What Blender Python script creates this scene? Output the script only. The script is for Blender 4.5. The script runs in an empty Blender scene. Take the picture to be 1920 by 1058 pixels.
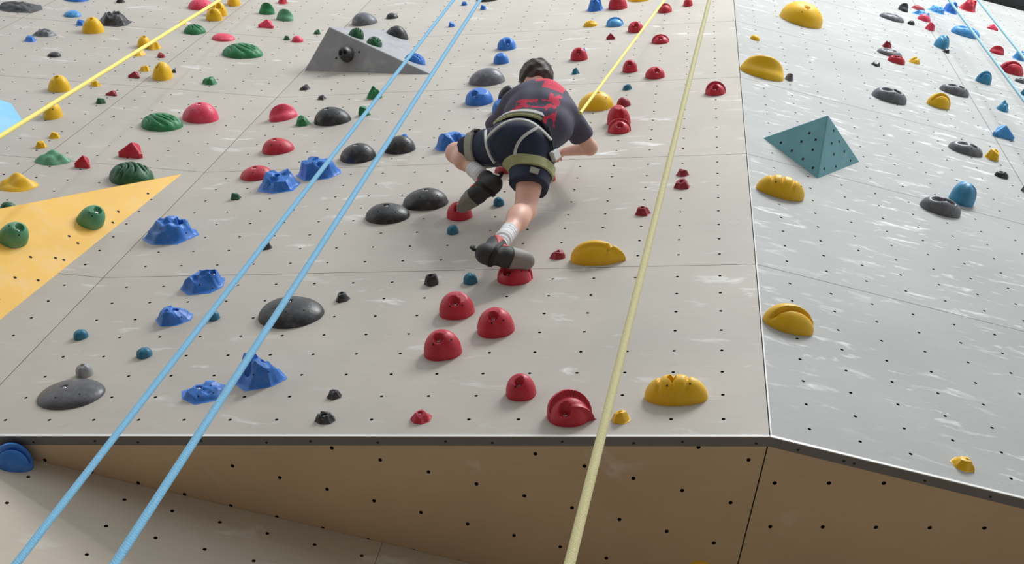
import bpy, bmesh, math, random
import numpy as np
from mathutils import Matrix, Vector

# ------------------------------------------------------------------ camera, world, light, exposure
scn = bpy.context.scene
COL = scn.collection
scn.view_settings.view_transform = 'Standard'
scn.view_settings.look = 'None'
scn.view_settings.gamma = 1.0
scn.view_settings.use_curve_mapping = False
scn.view_settings.exposure = .26

cam_data = bpy.data.cameras.new('camera')
cam = bpy.data.objects.new('camera', cam_data)
COL.objects.link(cam)
cam_data.sensor_width = 36.0
cam_data.lens = 2369.09 / 1920 * 36.0
cam_data.clip_end = 200
R_, U_, B_ = Vector((0.98692, 0.11269, 0.11528)), Vector((0.01872, -0.79036, 0.61235)), Vector((0.16012, -0.60218, -0.78213))
cam.matrix_world = Matrix(((R_.x, U_.x, B_.x, 3.171), (R_.y, U_.y, B_.y, -3.42211), (R_.z, U_.z, B_.z, 1.6), (0, 0, 0, 1)))
scn.camera = cam

world = bpy.data.worlds.new('hall_daylight')
scn.world = world
world.use_nodes = True
bg = world.node_tree.nodes['Background']
bg.inputs[0].default_value = (0.93, 0.97, 1.0, 1)
bg.inputs[1].default_value = .75

sun_data = bpy.data.lights.new('assumed_sun', 'SUN')  # assumed weak sun, aimed after the hold and rope shadows
sun_data.energy = .4
sun_data.angle = math.radians(2.2)
sun_data.color = (1.0, 0.97, 0.92)
sun = bpy.data.objects.new('assumed_sun', sun_data)
COL.objects.link(sun)
sun.rotation_euler = Vector((0.3231, -0.4480, 0.8336)).to_track_quat('Z', 'Y').to_euler()
sun.location = (9, -8, 16)

# assumed hall window: unseen area light added high up to brighten the wall top
assumed_win_data = bpy.data.lights.new('assumed_window_light', 'AREA')
assumed_win_data.shape = 'RECTANGLE'; assumed_win_data.size = 5.0; assumed_win_data.size_y = 3.0
assumed_win_data.energy = 950
assumed_win_data.color = (0.95, 0.98, 1.0)
assumed_win = bpy.data.objects.new('assumed_window_light', assumed_win_data)
COL.objects.link(assumed_win)
LIGHTP, LIGHTT = Vector((7.0, -4.0, 17.0)), Vector((3.8, 1.6, 11.0))
assumed_win.matrix_world = Matrix.Translation(LIGHTP) @ (LIGHTP - LIGHTT).to_track_quat('Z', 'Y').to_matrix().to_4x4()

# ------------------------------------------------------------------ frames of the wall planes (origin, right, up in plane, outward)
FR = {
    'A': ((0.00000, 0.00000, 5.06090), (1.00000, 0.00000, 0.00000), (-0.00000, 0.20023, 0.97975), (-0.00000, -0.97975, 0.20023)),
    'B': ((3.35600, 0.00000, 5.06090), (0.94512, 0.32672, 0.00000), (-0.06196, 0.17924, 0.98185), (0.32079, -0.92797, 0.18965)),
    'F': ((0.00000, 0.00000, 5.06090), (0.99065, 0.13646, -0.00000), (-0.02708, 0.19657, 0.98012), (0.13375, -0.97095, 0.19843)),
    'E': ((1.22698, 0.44716, 5.06090), (0.94512, 0.32672, 0.00000), (-0.06196, 0.17924, 0.98185), (0.32079, -0.92797, 0.18965)),
    'R': ((0.00000, 0.00000, 5.06090), (1.00000, 0.00000, 0.00000), (0.00000, -1.00000, 0.00000), (-0.00000, -0.00000, -1.00000)),
    'GT': ((0.22100, 0.77809, 10.36654), (0.91113, 0.41212, -0.00000), (-0.13803, 0.30516, 0.94225), (0.38832, -0.85851, 0.33492)),
    'GU': ((0.01300, 1.04118, 10.15559), (0.96293, -0.26974, 0.00000), (-0.18422, -0.65764, 0.73046), (-0.19704, -0.70338, -0.68296)),
    'YV': ((-0.12383, 0.57962, 7.98055), (0.80221, 0.59705, -0.00000), (-0.07302, 0.09811, 0.99249), (0.59256, -0.79618, 0.12230)),
}
def fmat(fr, u=0, w=0, n=0, rot=0):
    o, a, b, c = [Vector(v) for v in FR[fr]]
    p = o + a * u + b * w + c * n
    m = Matrix(((a.x, b.x, c.x, p.x), (a.y, b.y, c.y, p.y), (a.z, b.z, c.z, p.z), (0, 0, 0, 1)))
    return m @ Matrix.Rotation(rot, 4, 'Z') if rot else m

# ------------------------------------------------------------------ materials
MATS = {}
def srgb(r, g, b):
    f = lambda c: ((c / 255 + .055) / 1.055) ** 2.4 if c > 10 else c / 255 / 12.92
    return (f(r), f(g), f(b), 1)
def mat(name, col, rough=.5, metal=0, var=.0, vscale=8, dust=0.0, bump=0.0, bscale=60, spec=.5, coat=0.0):
    if name in MATS: return MATS[name]
    m = bpy.data.materials.new(name); m.use_nodes = True
    nt = m.node_tree; N = nt.nodes; L = nt.links
    p = N['Principled BSDF']
    p.inputs['Roughness'].default_value = rough
    p.inputs['Metallic'].default_value = metal
    p.inputs['Specular IOR Level'].default_value = spec
    p.inputs['Coat Weight'].default_value = coat
    p.inputs['Base Color'].default_value = col
    tc = N.new('ShaderNodeTexCoord')
    last = None
    if var or dust:
        n1 = N.new('ShaderNodeTexNoise'); n1.inputs['Scale'].default_value = vscale; n1.inputs['Detail'].default_value = 5
        L.new(tc.outputs['Object'], n1.inputs['Vector'])
        mr = N.new('ShaderNodeMapRange'); mr.inputs[1].default_value = .3; mr.inputs[2].default_value = .7
        mr.inputs[3].default_value = 1 - var; mr.inputs[4].default_value = 1 + var
        L.new(n1.outputs['Fac'], mr.inputs[0])
        mx = N.new('ShaderNodeVectorMath'); mx.operation = 'SCALE'; mx.inputs[0].default_value = col[:3]
        L.new(mr.outputs[0], mx.inputs['Scale'])
        last = mx.outputs[0]
    if dust:
        n2 = N.new('ShaderNodeTexNoise'); n2.inputs['Scale'].default_value = vscale * 2.3; n2.inputs['Detail'].default_value = 7; n2.inputs['Roughness'].default_value = .65
        L.new(tc.outputs['Object'], n2.inputs['Vector'])
        m2 = N.new('ShaderNodeMapRange'); m2.inputs[1].default_value = .5; m2.inputs[2].default_value = .78; m2.inputs[3].default_value = 0; m2.inputs[4].default_value = dust
        L.new(n2.outputs['Fac'], m2.inputs[0])
        mm = N.new('ShaderNodeMix'); mm.data_type = 'RGBA'
        L.new(m2.outputs[0], mm.inputs[0]); L.new(last, mm.inputs[6]); mm.inputs[7].default_value = (.72, .71, .69, 1)
        last = mm.outputs[2]
    if last: L.new(last, p.inputs['Base Color'])
    if bump:
        nb = N.new('ShaderNodeTexNoise'); nb.inputs['Scale'].default_value = bscale; nb.inputs['Detail'].default_value = 3
        L.new(tc.outputs['Object'], nb.inputs['Vector'])
        b = N.new('ShaderNodeBump'); b.inputs['Strength'].default_value = bump; b.inputs['Distance'].default_value = .004
        L.new(nb.outputs['Fac'], b.inputs['Height']); L.new(b.outputs[0], p.inputs['Normal'])
    MATS[name] = m
    return m

def wall_mat(name, col, smear, sx, sy, rough, rot=0.0, thresh=.6, spec=.22):
    """painted plywood: mottled base, chalk smears drawn out along one direction, fine grit"""
    m = bpy.data.materials.new(name); m.use_nodes = True
    nt = m.node_tree; N = nt.nodes; L = nt.links
    p = N['Principled BSDF']; p.inputs['Roughness'].default_value = rough; p.inputs['Specular IOR Level'].default_value = spec
    tc = N.new('ShaderNodeTexCoord')
    def noise(sc, detail, vec, rg=.55, dist=0):
        n = N.new('ShaderNodeTexNoise'); n.inputs['Scale'].default_value = sc; n.inputs['Detail'].default_value = detail
        n.inputs['Roughness'].default_value = rg; n.inputs['Distortion'].default_value = dist
        L.new(vec, n.inputs['Vector']); return n.outputs['Fac']
    def rng(f, a, b, c, d):
        r = N.new('ShaderNodeMapRange'); L.new(f, r.inputs[0])
        for i, v in enumerate((a, b, c, d)): r.inputs[i + 1].default_value = v
        return r.outputs[0]
    def mix(f, a, b):
        x = N.new('ShaderNodeMix'); x.data_type = 'RGBA'
        L.new(f, x.inputs[0])
        for s, v in ((6, a), (7, b)):
            if isinstance(v, tuple): x.inputs[s].default_value = v
            else: L.new(v, x.inputs[s])
        return x.outputs[2]
    obj = tc.outputs['Object']
    c0 = tuple(x * .93 for x in col[:3]) + (1,)
    c1 = tuple(min(1, x * 1.06) for x in col[:3]) + (1,)
    base = mix(rng(noise(1.7, 6, obj), .3, .7, 0, 1), c0, c1)
    grain = N.new('ShaderNodeMapping'); grain.inputs['Scale'].default_value = (2.5, 22, 2.5); grain.inputs['Rotation'].default_value = (0, 0, rot)
    L.new(obj, grain.inputs['Vector'])
    base = mix(rng(noise(2.2, 5, grain.outputs[0]), .45, .8, 0, .35), base, tuple(x * .86 for x in col[:3]) + (1,))
    mp = N.new('ShaderNodeMapping'); mp.inputs['Scale'].default_value = (sx, sy, 1); mp.inputs['Rotation'].default_value = (0, 0, rot)
    L.new(obj, mp.inputs['Vector'])
    s1 = rng(noise(1.0, 5, mp.outputs[0], .6, .6), thresh, thresh + .13, 0, 1)
    patch = rng(noise(1.3, 3, obj), .38, .62, .05, 1)
    mul = N.new('ShaderNodeMath'); mul.operation = 'MULTIPLY'; L.new(s1, mul.inputs[0]); L.new(patch, mul.inputs[1])
    mul2 = N.new('ShaderNodeMath'); mul2.operation = 'MULTIPLY'; L.new(mul.outputs[0], mul2.inputs[0]); mul2.inputs[1].default_value = smear
    base = mix(mul2.outputs[0], base, (.88, .89, .9, 1))
    scuff = N.new('ShaderNodeMapping'); scuff.inputs['Scale'].default_value = (3, 9, 1); scuff.inputs['Rotation'].default_value = (0, 0, .5); scuff.inputs['Location'].default_value = (7, 3, 0)
    L.new(obj, scuff.inputs['Vector'])
    base = mix(rng(noise(1.5, 6, scuff.outputs[0], .6, .4), .66, .8, 0, .35), base, tuple(x * .62 for x in col[:3]) + (1,))
    L.new(base, p.inputs['Base Color'])
    b = N.new('ShaderNodeBump'); b.inputs['Strength'].default_value = .12; b.inputs['Distance'].default_value = .002
    L.new(noise(160, 2, obj), b.inputs['Height']); L.new(b.outputs[0], p.inputs['Normal'])
    MATS[name] = m
    return m

HOLE = mat('hole_dark', (.006, .006, .006, 1), .8)
STEEL = mat('bolt_steel', (.62, .62, .64, 1), .3, 1)
WALL_A = wall_mat('wall_paint_beige', srgb(*(183, 177, 168)), .75, 3.0, 9, .5, .35, .60)
WALL_B = wall_mat('wall_paint_grey', srgb(*(164,165,163)), .85, 5.0, 17, .6, .12, .565, .2)
WALL_E = wall_mat('wall_paint_lower', srgb(*(200,190,176)), .7, 2.5, 5, .55, .3, .60)
ROOF = wall_mat('underside_paint_brown', srgb(*(204, 180, 150)), .35, 3.5, 3.5, .55, .8, .62)
EDGE = mat('panel_edge_ply', srgb(120, 105, 85), .7)
TRIM = mat('trim_zinc', srgb(118, 118, 116), .42, .25, var=.08)
LIPM = mat('trim_lip_pale', srgb(228, 228, 226), .4)

HC = {
 'black': (srgb(46, 47, 50), .4, .10, .12), 'grey': (srgb(100, 102, 109), .4, .10, .2), 'greydk': (srgb(76, 76, 81), .38, .10, .12), 'chrome': (srgb(150, 150, 152), .35, .15, .3),
 'red': (srgb(190, 36, 56), .45, .08, .05), 'reddk': (srgb(150, 34, 48), .5, .08, .06), 'pink': (srgb(222, 62, 92), .42, .08, .12),
 'blue': (srgb(46, 118, 208), .42, .12, .12), 'bluel': (srgb(70, 150, 215), .42, .1, .15), 'teal': (srgb(22, 108, 140), .42, .1, .1), 'tealblue': (srgb(62, 142, 185), .42, .08, .08),
 'green': (srgb(34, 122, 72), .45, .12, .10), 'greendk': (srgb(26, 88, 55), .45, .12, .10), 'greenl': (srgb(84, 150, 112), .45, .1, .22),
 'yellow': (srgb(236, 186, 18), .42, .06, .07),
}
def hold_mat(c):
    col, ro, va, du = HC[c]
    return mat('grip_' + c, col, ro, 0, va, 9, du, .25, 90)

# ------------------------------------------------------------------ object helpers
def link(name, me, m=None, parent=None, mw=None, smooth=None):
    o = bpy.data.objects.new(name, me)
    COL.objects.link(o)
    if m is not None and me is not None and not me.materials:
        for x in (m if isinstance(m, (list, tuple)) else [m]): me.materials.append(x)
    if parent is not None: o.parent = parent
    elif mw is not None: o.matrix_world = mw
    if smooth is not None and me is not None:
        me.polygons.foreach_set('use_smooth', [True] * len(me.polygons))
        if smooth < 180: me.set_sharp_from_angle(angle=math.radians(smooth))
    return o
def mesh(name, v, f, mi=None):
    me = bpy.data.meshes.new(name)
    me.from_pydata([tuple(map(float, p)) for p in v], [], f)
    if mi is not None: me.polygons.foreach_set('material_index', mi)
    me.update()
    return me
def tag(o, label, cat, group=None, kind=None):
    o['label'] = label; o['category'] = cat
    if group: o['group'] = group
    if kind: o['kind'] = kind
    return o
def empty(name, mw):
    o = bpy.data.objects.new(name, None); COL.objects.link(o); o.matrix_world = mw; o.empty_display_size = .05
    return o
def prism(poly, z0, z1):
    n = len(poly)
    v = [(x, y, z0) for x, y in poly] + [(x, y, z1) for x, y in poly]
    f = [list(range(n))[::-1], list(range(n, 2 * n))] + [[i, (i + 1) % n, n + (i + 1) % n, n + i] for i in range(n)]
    return v, f
def fixn(me):
    bm = bmesh.new(); bm.from_mesh(me); bmesh.ops.recalc_face_normals(bm, faces=bm.faces); bm.to_mesh(me); bm.free(); return me
def box(name, lo, hi, m, parent=None, mw=None, bevel=0):
    v, f = prism([(lo[0], lo[1]), (hi[0], lo[1]), (hi[0], hi[1]), (lo[0], hi[1])], lo[2], hi[2])
    me = mesh(name, v, f)
    if bevel:
        bm = bmesh.new(); bm.from_mesh(me); bmesh.ops.bevel(bm, geom=bm.edges[:], offset=bevel, segments=2, affect='EDGES', profile=.6); bm.to_mesh(me); bm.free()
    return link(name, fixn(me), m, parent, mw)

# ------------------------------------------------------------------ panels with real bolt holes
def panel_mesh(name, us, ws, u0, u1, w0, w1, mp, thick=.018, rh=.0078, depth=.014, clips=(), rng=None, skip=0.0):
    """us, ws: hole columns and rows; mp maps (u,w,n) to local coordinates; clips: (point, normal) half-planes to cut away"""
    ue = [u0] + [(a + b) / 2 for a, b in zip(us, us[1:])] + [u1]
    we = [w0] + [(a + b) / 2 for a, b in zip(ws, ws[1:])] + [w1]
    V, F, MI = [], [], []
    idx = {}
    def vid(u, w, n):
        k = (round(u, 5), round(w, 5), round(n, 5))
        if k not in idx: idx[k] = len(V); V.append(mp(u, w, n))
        return idx[k]
    for i, uc in enumerate(us):
        for j, wc in enumerate(ws):
            a, b, c, d = ue[i], ue[i + 1], we[j], we[j + 1]
            out = [(b, wc), (b, d), (uc, d), (a, d), (a, wc), (a, c), (uc, c), (b, c)]
            o = [vid(x, y, 0) for x, y in out]
            if rng and rng.random() < skip:
                F.append(o); MI.append(0); continue
            h0 = [vid(uc + rh * math.cos(t * math.pi / 4), wc + rh * math.sin(t * math.pi / 4), 0) for t in range(8)]
            h1 = [vid(uc + rh * math.cos(t * math.pi / 4), wc + rh * math.sin(t * math.pi / 4), -depth) for t in range(8)]
            for t in range(8):
                s = (t + 1) % 8
                F.append([o[t], o[s], h0[s], h0[t]]); MI.append(0)
                F.append([h0[t], h0[s], h1[s], h1[t]]); MI.append(1)
            F.append(h1); MI.append(1)
    # rim of the plate
    per = [(u0, w) for w in sorted(set(we + list(ws)))] ; per_r = [(u1, w) for w in sorted(set(we + list(ws)))]
    bot = [(u, w0) for u in sorted(set(ue + list(us)))]; top = [(u, w1) for u in sorted(set(ue + list(us)))]
    for ch in (per, per_r, bot, top):
        for p, q in zip(ch, ch[1:]):
            F.append([vid(*p, 0), vid(*q, 0), vid(*q, -thick), vid(*p, -thick)]); MI.append(2)
    me = mesh(name, V, F, MI)
    bm = bmesh.new(); bm.from_mesh(me)
    for co, no in clips:
        bmesh.ops.bisect_plane(bm, geom=bm.verts[:] + bm.edges[:] + bm.faces[:], plane_co=co, plane_no=no, clear_outer=True)
    bmesh.ops.recalc_face_normals(bm, faces=bm.faces)
    bm.to_mesh(me); bm.free()
    # outward orientation of the face
    s = sum((p.normal.z * p.area) for p in me.polygons if p.material_index == 0)
    if s < 0: me.flip_normals()
    return me
SHB = (0.06542, 0.99786)      # arris direction inside frame B (right, up)
SHF = (0.02732, 0.99963)
def mapA(u, w, n): return (u, w, n)
def mapB(u, w, n): return (u + w * SHB[0], w * SHB[1], n)
def mapF(u, w, n): return (u + w * SHF[0], w * SHF[1], n)
def slab(name, poly, z0, z1, m, fr, label, cat='wall'):
    v, f = prism(poly, z0, z1)
    o = link(name, fixn(mesh(name, v, f)), m, None, fmat(fr))
    return tag(o, label, cat, kind='structure')
PER = 1.512; TOPW = 9.60
rowo = [.126 + .1808 * j for j in range(8)]
BACK = mat('backing_ply', srgb(70, 60, 48), .8)
def wall(name, fr, mp, bounds, cols, m, label):
    lo, hi = bounds[0], bounds[-1]
    poly = [mp(lo, .03, 0)[:2], mp(hi, .03, 0)[:2], mp(hi, TOPW, 0)[:2], mp(lo, TOPW, 0)[:2]]
    st = slab(name, poly, -.12, -.016, BACK, fr, label)
    g = .0018
    k = 0
    while k * PER < TOPW - .01:
        w0 = k * PER; w1 = min(TOPW, w0 + PER)
        for a, b in zip(bounds, bounds[1:]):
            us = [c for c in cols if a + .03 < c < b - .03]; ws = [w0 + r for r in rowo if w0 + r < w1 - .03]
            link('panel', panel_mesh('panel', us, ws, a + g, b - g, w0 + g, w1 - g, mp), [m, HOLE, EDGE], st)
        k += 1
    return st
wall('wall_main', 'A', mapA, [0, 3.356], [.1824 + .2002 * i for i in range(16)], WALL_A, 'broad beige climbing wall face with rows of bolt holes behind the climber')
wall('wall_right', 'B', mapB, [0, 1.88, 3.76, 5.64], [.1645 + .2035 * i for i in range(9)] + [1.88 + .12 + .2035 * i for i in range(9)] + [3.76 + .12 + .2035 * i for i in range(9)], WALL_B, 'chalk-smeared grey climbing wall face right of the vertical corner')
wall('wall_left', 'F', mapF, [-4.35, -2.70, -1.06, 0], [-.155 - .2 * i for i in range(5)][::-1][0:0] + sorted([-.155 - .2 * i for i in range(5)] + [-1.16 - .2 * i for i in range(8)] + [-2.8 - .2 * i for i in range(8)]), WALL_A, 'beige climbing wall face left of the slanting joint, yellow volume on it')

# lower wall and horizontal underside of the overhang
def mapE(u, w, n): return (u + w * SHB[0], w * SHB[1], n)
stE = slab('wall_lower', [mapE(-1.25, .10, 0)[:2], mapE(6, .10, 0)[:2], mapE(6, -5.15, 0)[:2], mapE(-5, -5.15, 0)[:2], mapE(-5, -.002, 0)[:2], mapE(-1.25, -.002, 0)[:2]], -.12, -.016, BACK, 'E', 'recessed lower wall below the overhang at the picture bottom left')
cE = [-.51939 - .20131 * 20 + .20131 * i for i in range(50)]
for k in range(4):
    w1 = -.0 - k * 1.30; w0 = w1 - 1.30
    for a, b in ((-4.6, -2.6), (-2.6, .55), (.55, 3.0), (3.0, 5.5)):
        us = [c for c in cE if a + .04 < c < b - .04]; ws = sorted(w1 - .113 - .1793 * j for j in range(7))
        link('panel', panel_mesh('panel', us, ws, a + .001, b - .001, w0 + .001, w1 - .001, mapE, rh=.0085), [WALL_E, HOLE, EDGE], stE)
# roof frame R: x right, y towards the viewer (minus world Y), z down; grid of bolt holes turned with the lower wall
stR = slab('wall_underside', [(.15, -.06), (3.336, -.06), (3.34 + .94512 * 4, -.06 - .32672 * 4), (1.227 + .94512 * 6, -.6 - .32672 * 6), (1.227, -.6)], -.12, -.016, BACK, 'R', 'shaded brown underside of the overhang below the wall edge')
def mapC(i, j, n): return (1.521 + .18742 * i - .06951 * j, .24467 - .0673 * i - .23995 * j, n)
def mapD(i, j, n): return (3.37687 + .20379 * i - .01478 * j, -(.24809 - .00171 * i + .25067 * j), n)
seamd = Vector((-.122, -.729, 0)).normalized(); seamn = Vector((-seamd.y, seamd.x, 0))
if seamn.x < 0: seamn = -seamn
cor = Vector((3.356, 0, 0)); XB2 = Vector((.94512, -.32672, 0)); nb2 = Vector((-XB2.y, XB2.x, 0))
if nb2.y < 0: nb2 = -nb2
foldp = Vector((1.227, -.447, 0))
g = seamn * .0025
link('panel', panel_mesh('panel', [i - 10 + .0 for i in range(30)], [j - 3. for j in range(9)], -10.5, 19.5, -3.5, 5.5, mapC, rh=.042,
     clips=[(Vector((0, 0, 0)), Vector((0, 1, 0))), (cor - g, seamn), (foldp - nb2 * .012, -nb2)]), [ROOF, HOLE, EDGE], stR)
link('panel', panel_mesh('panel', [float(i - 4) for i in range(26)], [float(j - 2) for j in range(12)], -4.5, 21.5, -2.5, 9.5, mapD, rh=.042,
     clips=[(cor, nb2), (cor + g, -seamn), (foldp - nb2 * .012, -nb2)]), [ROOF, HOLE, EDGE], stR)

# trims: zinc strip under the edge, pale lip along it, thin corner strip
def strip(name, pts, z0, z1, m, fr, label):
    v, f = prism(pts, z0, z1)
    o = link(name, fixn(mesh(name, v, f)), m, None, fmat(fr))
    return tag(o, label, 'trim', kind='structure')
e = cor + XB2 * 4.2; ni = Vector((XB2.y, -XB2.x, 0)); ni = ni if ni.y < 0 else -ni
miter = Vector((cor.x - .004, -.046))
t1 = strip('trim_1', [(-.05, 0), (3.356, 0), tuple(miter), (-.05, -.046)], 0, .003, TRIM, 'R', 'grey metal edge strip under the main wall face')
t2 = strip('trim_2', [(3.356, 0), (e.x, e.y), (e.x + ni.x * .05, e.y + ni.y * .05), tuple(miter)], 0, .003, TRIM, 'R', 'grey metal edge strip sloping under the right wall face')
strip('trim_3', [(0, -.002), (3.356, -.002), (3.354, .011), (0, .011)], 0, .004, LIPM, 'A', 'pale metal lip along the bottom of the main wall face')
strip('trim_4', [(0, -.002), (4.2, -.002), (4.2, .011), (.002, .011)], 0, .004, LIPM, 'B', 'pale metal lip along the bottom of the right wall face')
p0, p1 = Vector(mapB(.002, .01, 0)), Vector(mapB(.002, TOPW, 0))
strip('trim_5', [(p0.x, p0.y), (p0.x + .006, p0.y), (p1.x + .006, p1.y), (p1.x, p1.y)], 0, .002, mat('corner_strip', srgb(150, 150, 148), .4), 'B', 'thin metal strip along the vertical corner between the wall faces')
def disc(r, z, n=10):
    v = [(0, 0, z)] + [(r * math.cos(2 * math.pi * i / n), r * math.sin(2 * math.pi * i / n), z * .6) for i in range(n)] + [(r * math.cos(2 * math.pi * i / n), r * math.sin(2 * math.pi * i / n), 0) for i in range(n)]
    f = [[0, 1 + i, 1 + (i + 1) % n] for i in range(n)] + [[1 + i, 1 + n + i, 1 + n + (i + 1) % n, 1 + (i + 1) % n] for i in range(n)]
    return v, f
screw_me = mesh('screw', *disc(.0055, .002)); screw_me.materials.append(mat('screw_dark', srgb(45, 45, 46), .5, .6))
for st, pts in ((t1, [(.12 + .245 * i + .03 * ((i * 7) % 3 - 1), -.022 - .008 * (i % 2)) for i in range(14)]),
                (t2, [(cor.x + XB2.x * d + ni.x * .026, cor.y + XB2.y * d + ni.y * .026) for d in (.12, .3, .34, .62, .88, 1.1, 1.4, 1.7, 2.0)])):
    for x, y in pts:
        s = link('screw', screw_me, None, st); s.location = (x, y, .003)

# hall floor and dark ceiling behind the wall top
fl = link('floor', fixn(mesh('floor', *prism([(-25, -30), (30, -30), (30, 12), (-25, 12)], -.2, 0))), mat('floor_mat_dark', srgb(*(118,106,92)), .8, var=.1, vscale=1.5), None, Matrix())
tag(fl, 'dark padded floor of the climbing hall below the wall', 'floor', kind='structure')
cl = link('ceiling', fixn(mesh('ceiling', *prism([(5.6, 2.6), (14, 5.6), (14, 16), (5.6, 16)], 14.6, 14.9))), mat('ceiling_dark', srgb(70, 74, 76), .8), None, Matrix())
tag(cl, 'dark hall ceiling seen past the wall top in the upper right corner', 'ceiling', kind='structure')

wf = empty('assumed_window_1', assumed_win.matrix_world @ Matrix.Translation((0, 0, .06)))  # unseen frame bars, added around the assumed window light
for lo_, hi_ in (((-2.62, -1.62, -.06), (2.62, -1.5, .06)), ((-2.62, 1.5, -.06), (2.62, 1.62, .06)), ((-2.62, -1.5, -.06), (-2.5, 1.5, .06)), ((2.5, -1.5, -.06), (2.62, 1.5, .06)), ((-.86, -1.5, -.03), (-.80, 1.5, .03)), ((.80, -1.5, -.03), (.86, 1.5, .03))):
    box('assumed_window_frame', lo_, hi_, mat('assumed_frame_grey', srgb(90, 92, 94), .5), wf)
tag(wf, 'assumed unseen high window, frame added round its light, above and right of the wall', 'window', kind='structure')
bw = link('added_back_wall', fixn(mesh('added_back_wall', *prism([(-25, -16), (30, -16), (30, -15.7), (-25, -15.7)], 0, 9))), mat('added_wall_grey', srgb(*(150, 148, 142)), .8, var=.06, vscale=.6), None, Matrix())  # unseen wall, added to cut low horizon light so more comes from above
tag(bw, 'unseen hall wall added across the room to block low daylight', 'wall', kind='structure')
# ------------------------------------------------------------------ volumes
def volume(fr, pts, m, label, holes=None, bev=.008):
    mp = {'A': mapA, 'B': mapB, 'F': mapF}[fr]
    P = [Vector(mp(u, w, n)) for u, w, n in pts]
    c = (P[0] + P[1] + P[2]) / 3; c.z = 0
    root = empty('wall_volume', fmat(fr, c.x, c.y))
    L = [p - c for p in P]
    base = [l.copy() for l in L[:3]]
    faces = [(0, 1, 3), (1, 2, 3), (2, 0, 3), (0, 2, 1)]
    me = mesh('shell', L, [list(f) for f in faces]); fixn(me)
    bm = bmesh.new(); bm.from_mesh(me)
    bmesh.ops.bevel(bm, geom=[e for e in bm.edges if max(v.co.z for v in e.verts) > .05], offset=bev, segments=2, affect='EDGES', profile=.5)
    bm.to_mesh(me); bm.free()
    link('shell', me, m, root)
    hv, hf = disc(.0085, .0012)
    hm = mesh('bolt_hole', hv, hf); hm.materials.append(HOLE)
    for (fa, rows) in (holes or []):
        a, b, d = [L[i] for i in faces[fa]]
        n = (b - a).cross(d - a).normalized()
        if n.z < 0: n = -n
        q = n.to_track_quat('Z', 'Y').to_matrix().to_4x4()
        for s, t in rows:
            p = a + (b - a) * s + (d - a) * t
            o = link('bolt_hole', hm, None, root); o.matrix_local = Matrix.Translation(p + n * .0003) @ q
    tag(root, label, 'volume')
    return root
GREYV = mat('volume_grey', srgb(150, 151, 155), .5, var=.06, vscale=4, dust=.25, bump=.15)
TEALV = mat('volume_teal', srgb(96, 158, 168), .5, var=.06, vscale=4, dust=.1, bump=.15)
YELV = mat('volume_yellow', srgb(234, 184, 80), .5, var=.06, vscale=3, dust=.22, bump=.1, spec=.3)
volume('A', [(0.013, 5.2, 0), (1.09, 4.938, 0), (0.544, 6.295, 0), (0.221, 5.354, 0.3)], GREYV, 'grey wedge-shaped volume near the top with holds on its sloping top', [(0, [(.2, .3), (.35, .45)])])
volume('B', [(0.114, 3.386, 0), (0.426, 2.91, 0), (0.738, 3.401, 0), (0.407, 3.194, 0.3)], TEALV, 'teal pyramid volume with bolt holes on the right wall',
       [(0, [(.2, .12), (.4, .12), (.6, .12), (.8, .1), (.3, .35), (.5, .35), (.2, .55), (.35, .52)]), (1, [(.12, .12), (.4, .08), (.75, .08), (.3, .3), (.55, .28), (.2, .5), (.38, .48), (.2, .7)])])
volume('F', [(-0.125, 2.98, 0), (-0.332, 0.479, 0), (-1.0, 1.58, 0), (-0.805, 1.406, 0.3)], YELV, 'large flat yellow triangular volume at the left edge',
       [(0, [(.12, .06), (.22, .1), (.3, .05), (.4, .1), (.47, .12), (.33, .2), (.42, .26), (.5, .06), (.54, .2), (.6, .06), (.66, .14), (.75, .1), (.6, .3), (.48, .38)])])

# pale blue volume corner at the very left
root = empty('wall_volume', fmat('F', *(-1.5363, 3.5656)))
v = [(-.5, -.45, 0), (.1, -.36, 0), (.16, .05, 0), (-.1, .4, 0), (-.6, .3, 0), (-.02, -.12, .14), (-.3, .1, .2)]
f = [[0, 1, 5], [1, 2, 5], [2, 3, 6, 5], [3, 4, 6], [4, 0, 6], [0, 5, 6], [4, 3, 2, 1, 0]]
link('shell', fixn(mesh('shell', [(x * 1.0, y * 1.0, z * 1.0) for x, y, z in v], f)), mat('volume_blue', srgb(120, 190, 235), .5, var=.05, dust=.1), root)
tag(root, 'pale blue volume cut by the left picture edge', 'volume')

# ------------------------------------------------------------------ climbing holds
NAMES = dict(dome='sloper_hold', jug='jug_hold', rock='rock_hold', crag='craggy_hold', brain='rippled_hold', chip='foot_chip', ridge='wedge_hold', loaf='grooved_hold',
             banana='lemon_hold', clam='split_hold', oval='oval_hold', bell='bell_hold', ball='knob_hold', rim='crescent_hold', bone='knobbly_hold', fin='fin_hold', mush='collared_hold')
def sm(x, a, b):
    t = np.clip((x - a) / (b - a), 0, 1); return t * t * (3 - 2 * t)
def planes(x, y, rs, n, s0, s1, flat):
    z = np.full_like(x, flat)
    ph = rs.uniform(0, 6.28)
    for i in range(n):
        t = ph + 6.283 * i / n + rs.uniform(-.25, .25); s = rs.uniform(s0, s1); r = rs.uniform(.82, 1.0)
        z = np.minimum(z, s * (r - (x * math.cos(t) + y * math.sin(t))))
    for i in range(3):
        t = rs.uniform(0, 6.28); z = np.minimum(z, rs.uniform(.82, 1.0) - rs.uniform(.2, .55) * (x * math.cos(t) + y * math.sin(t)))
    return np.maximum(z, .04)
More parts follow.
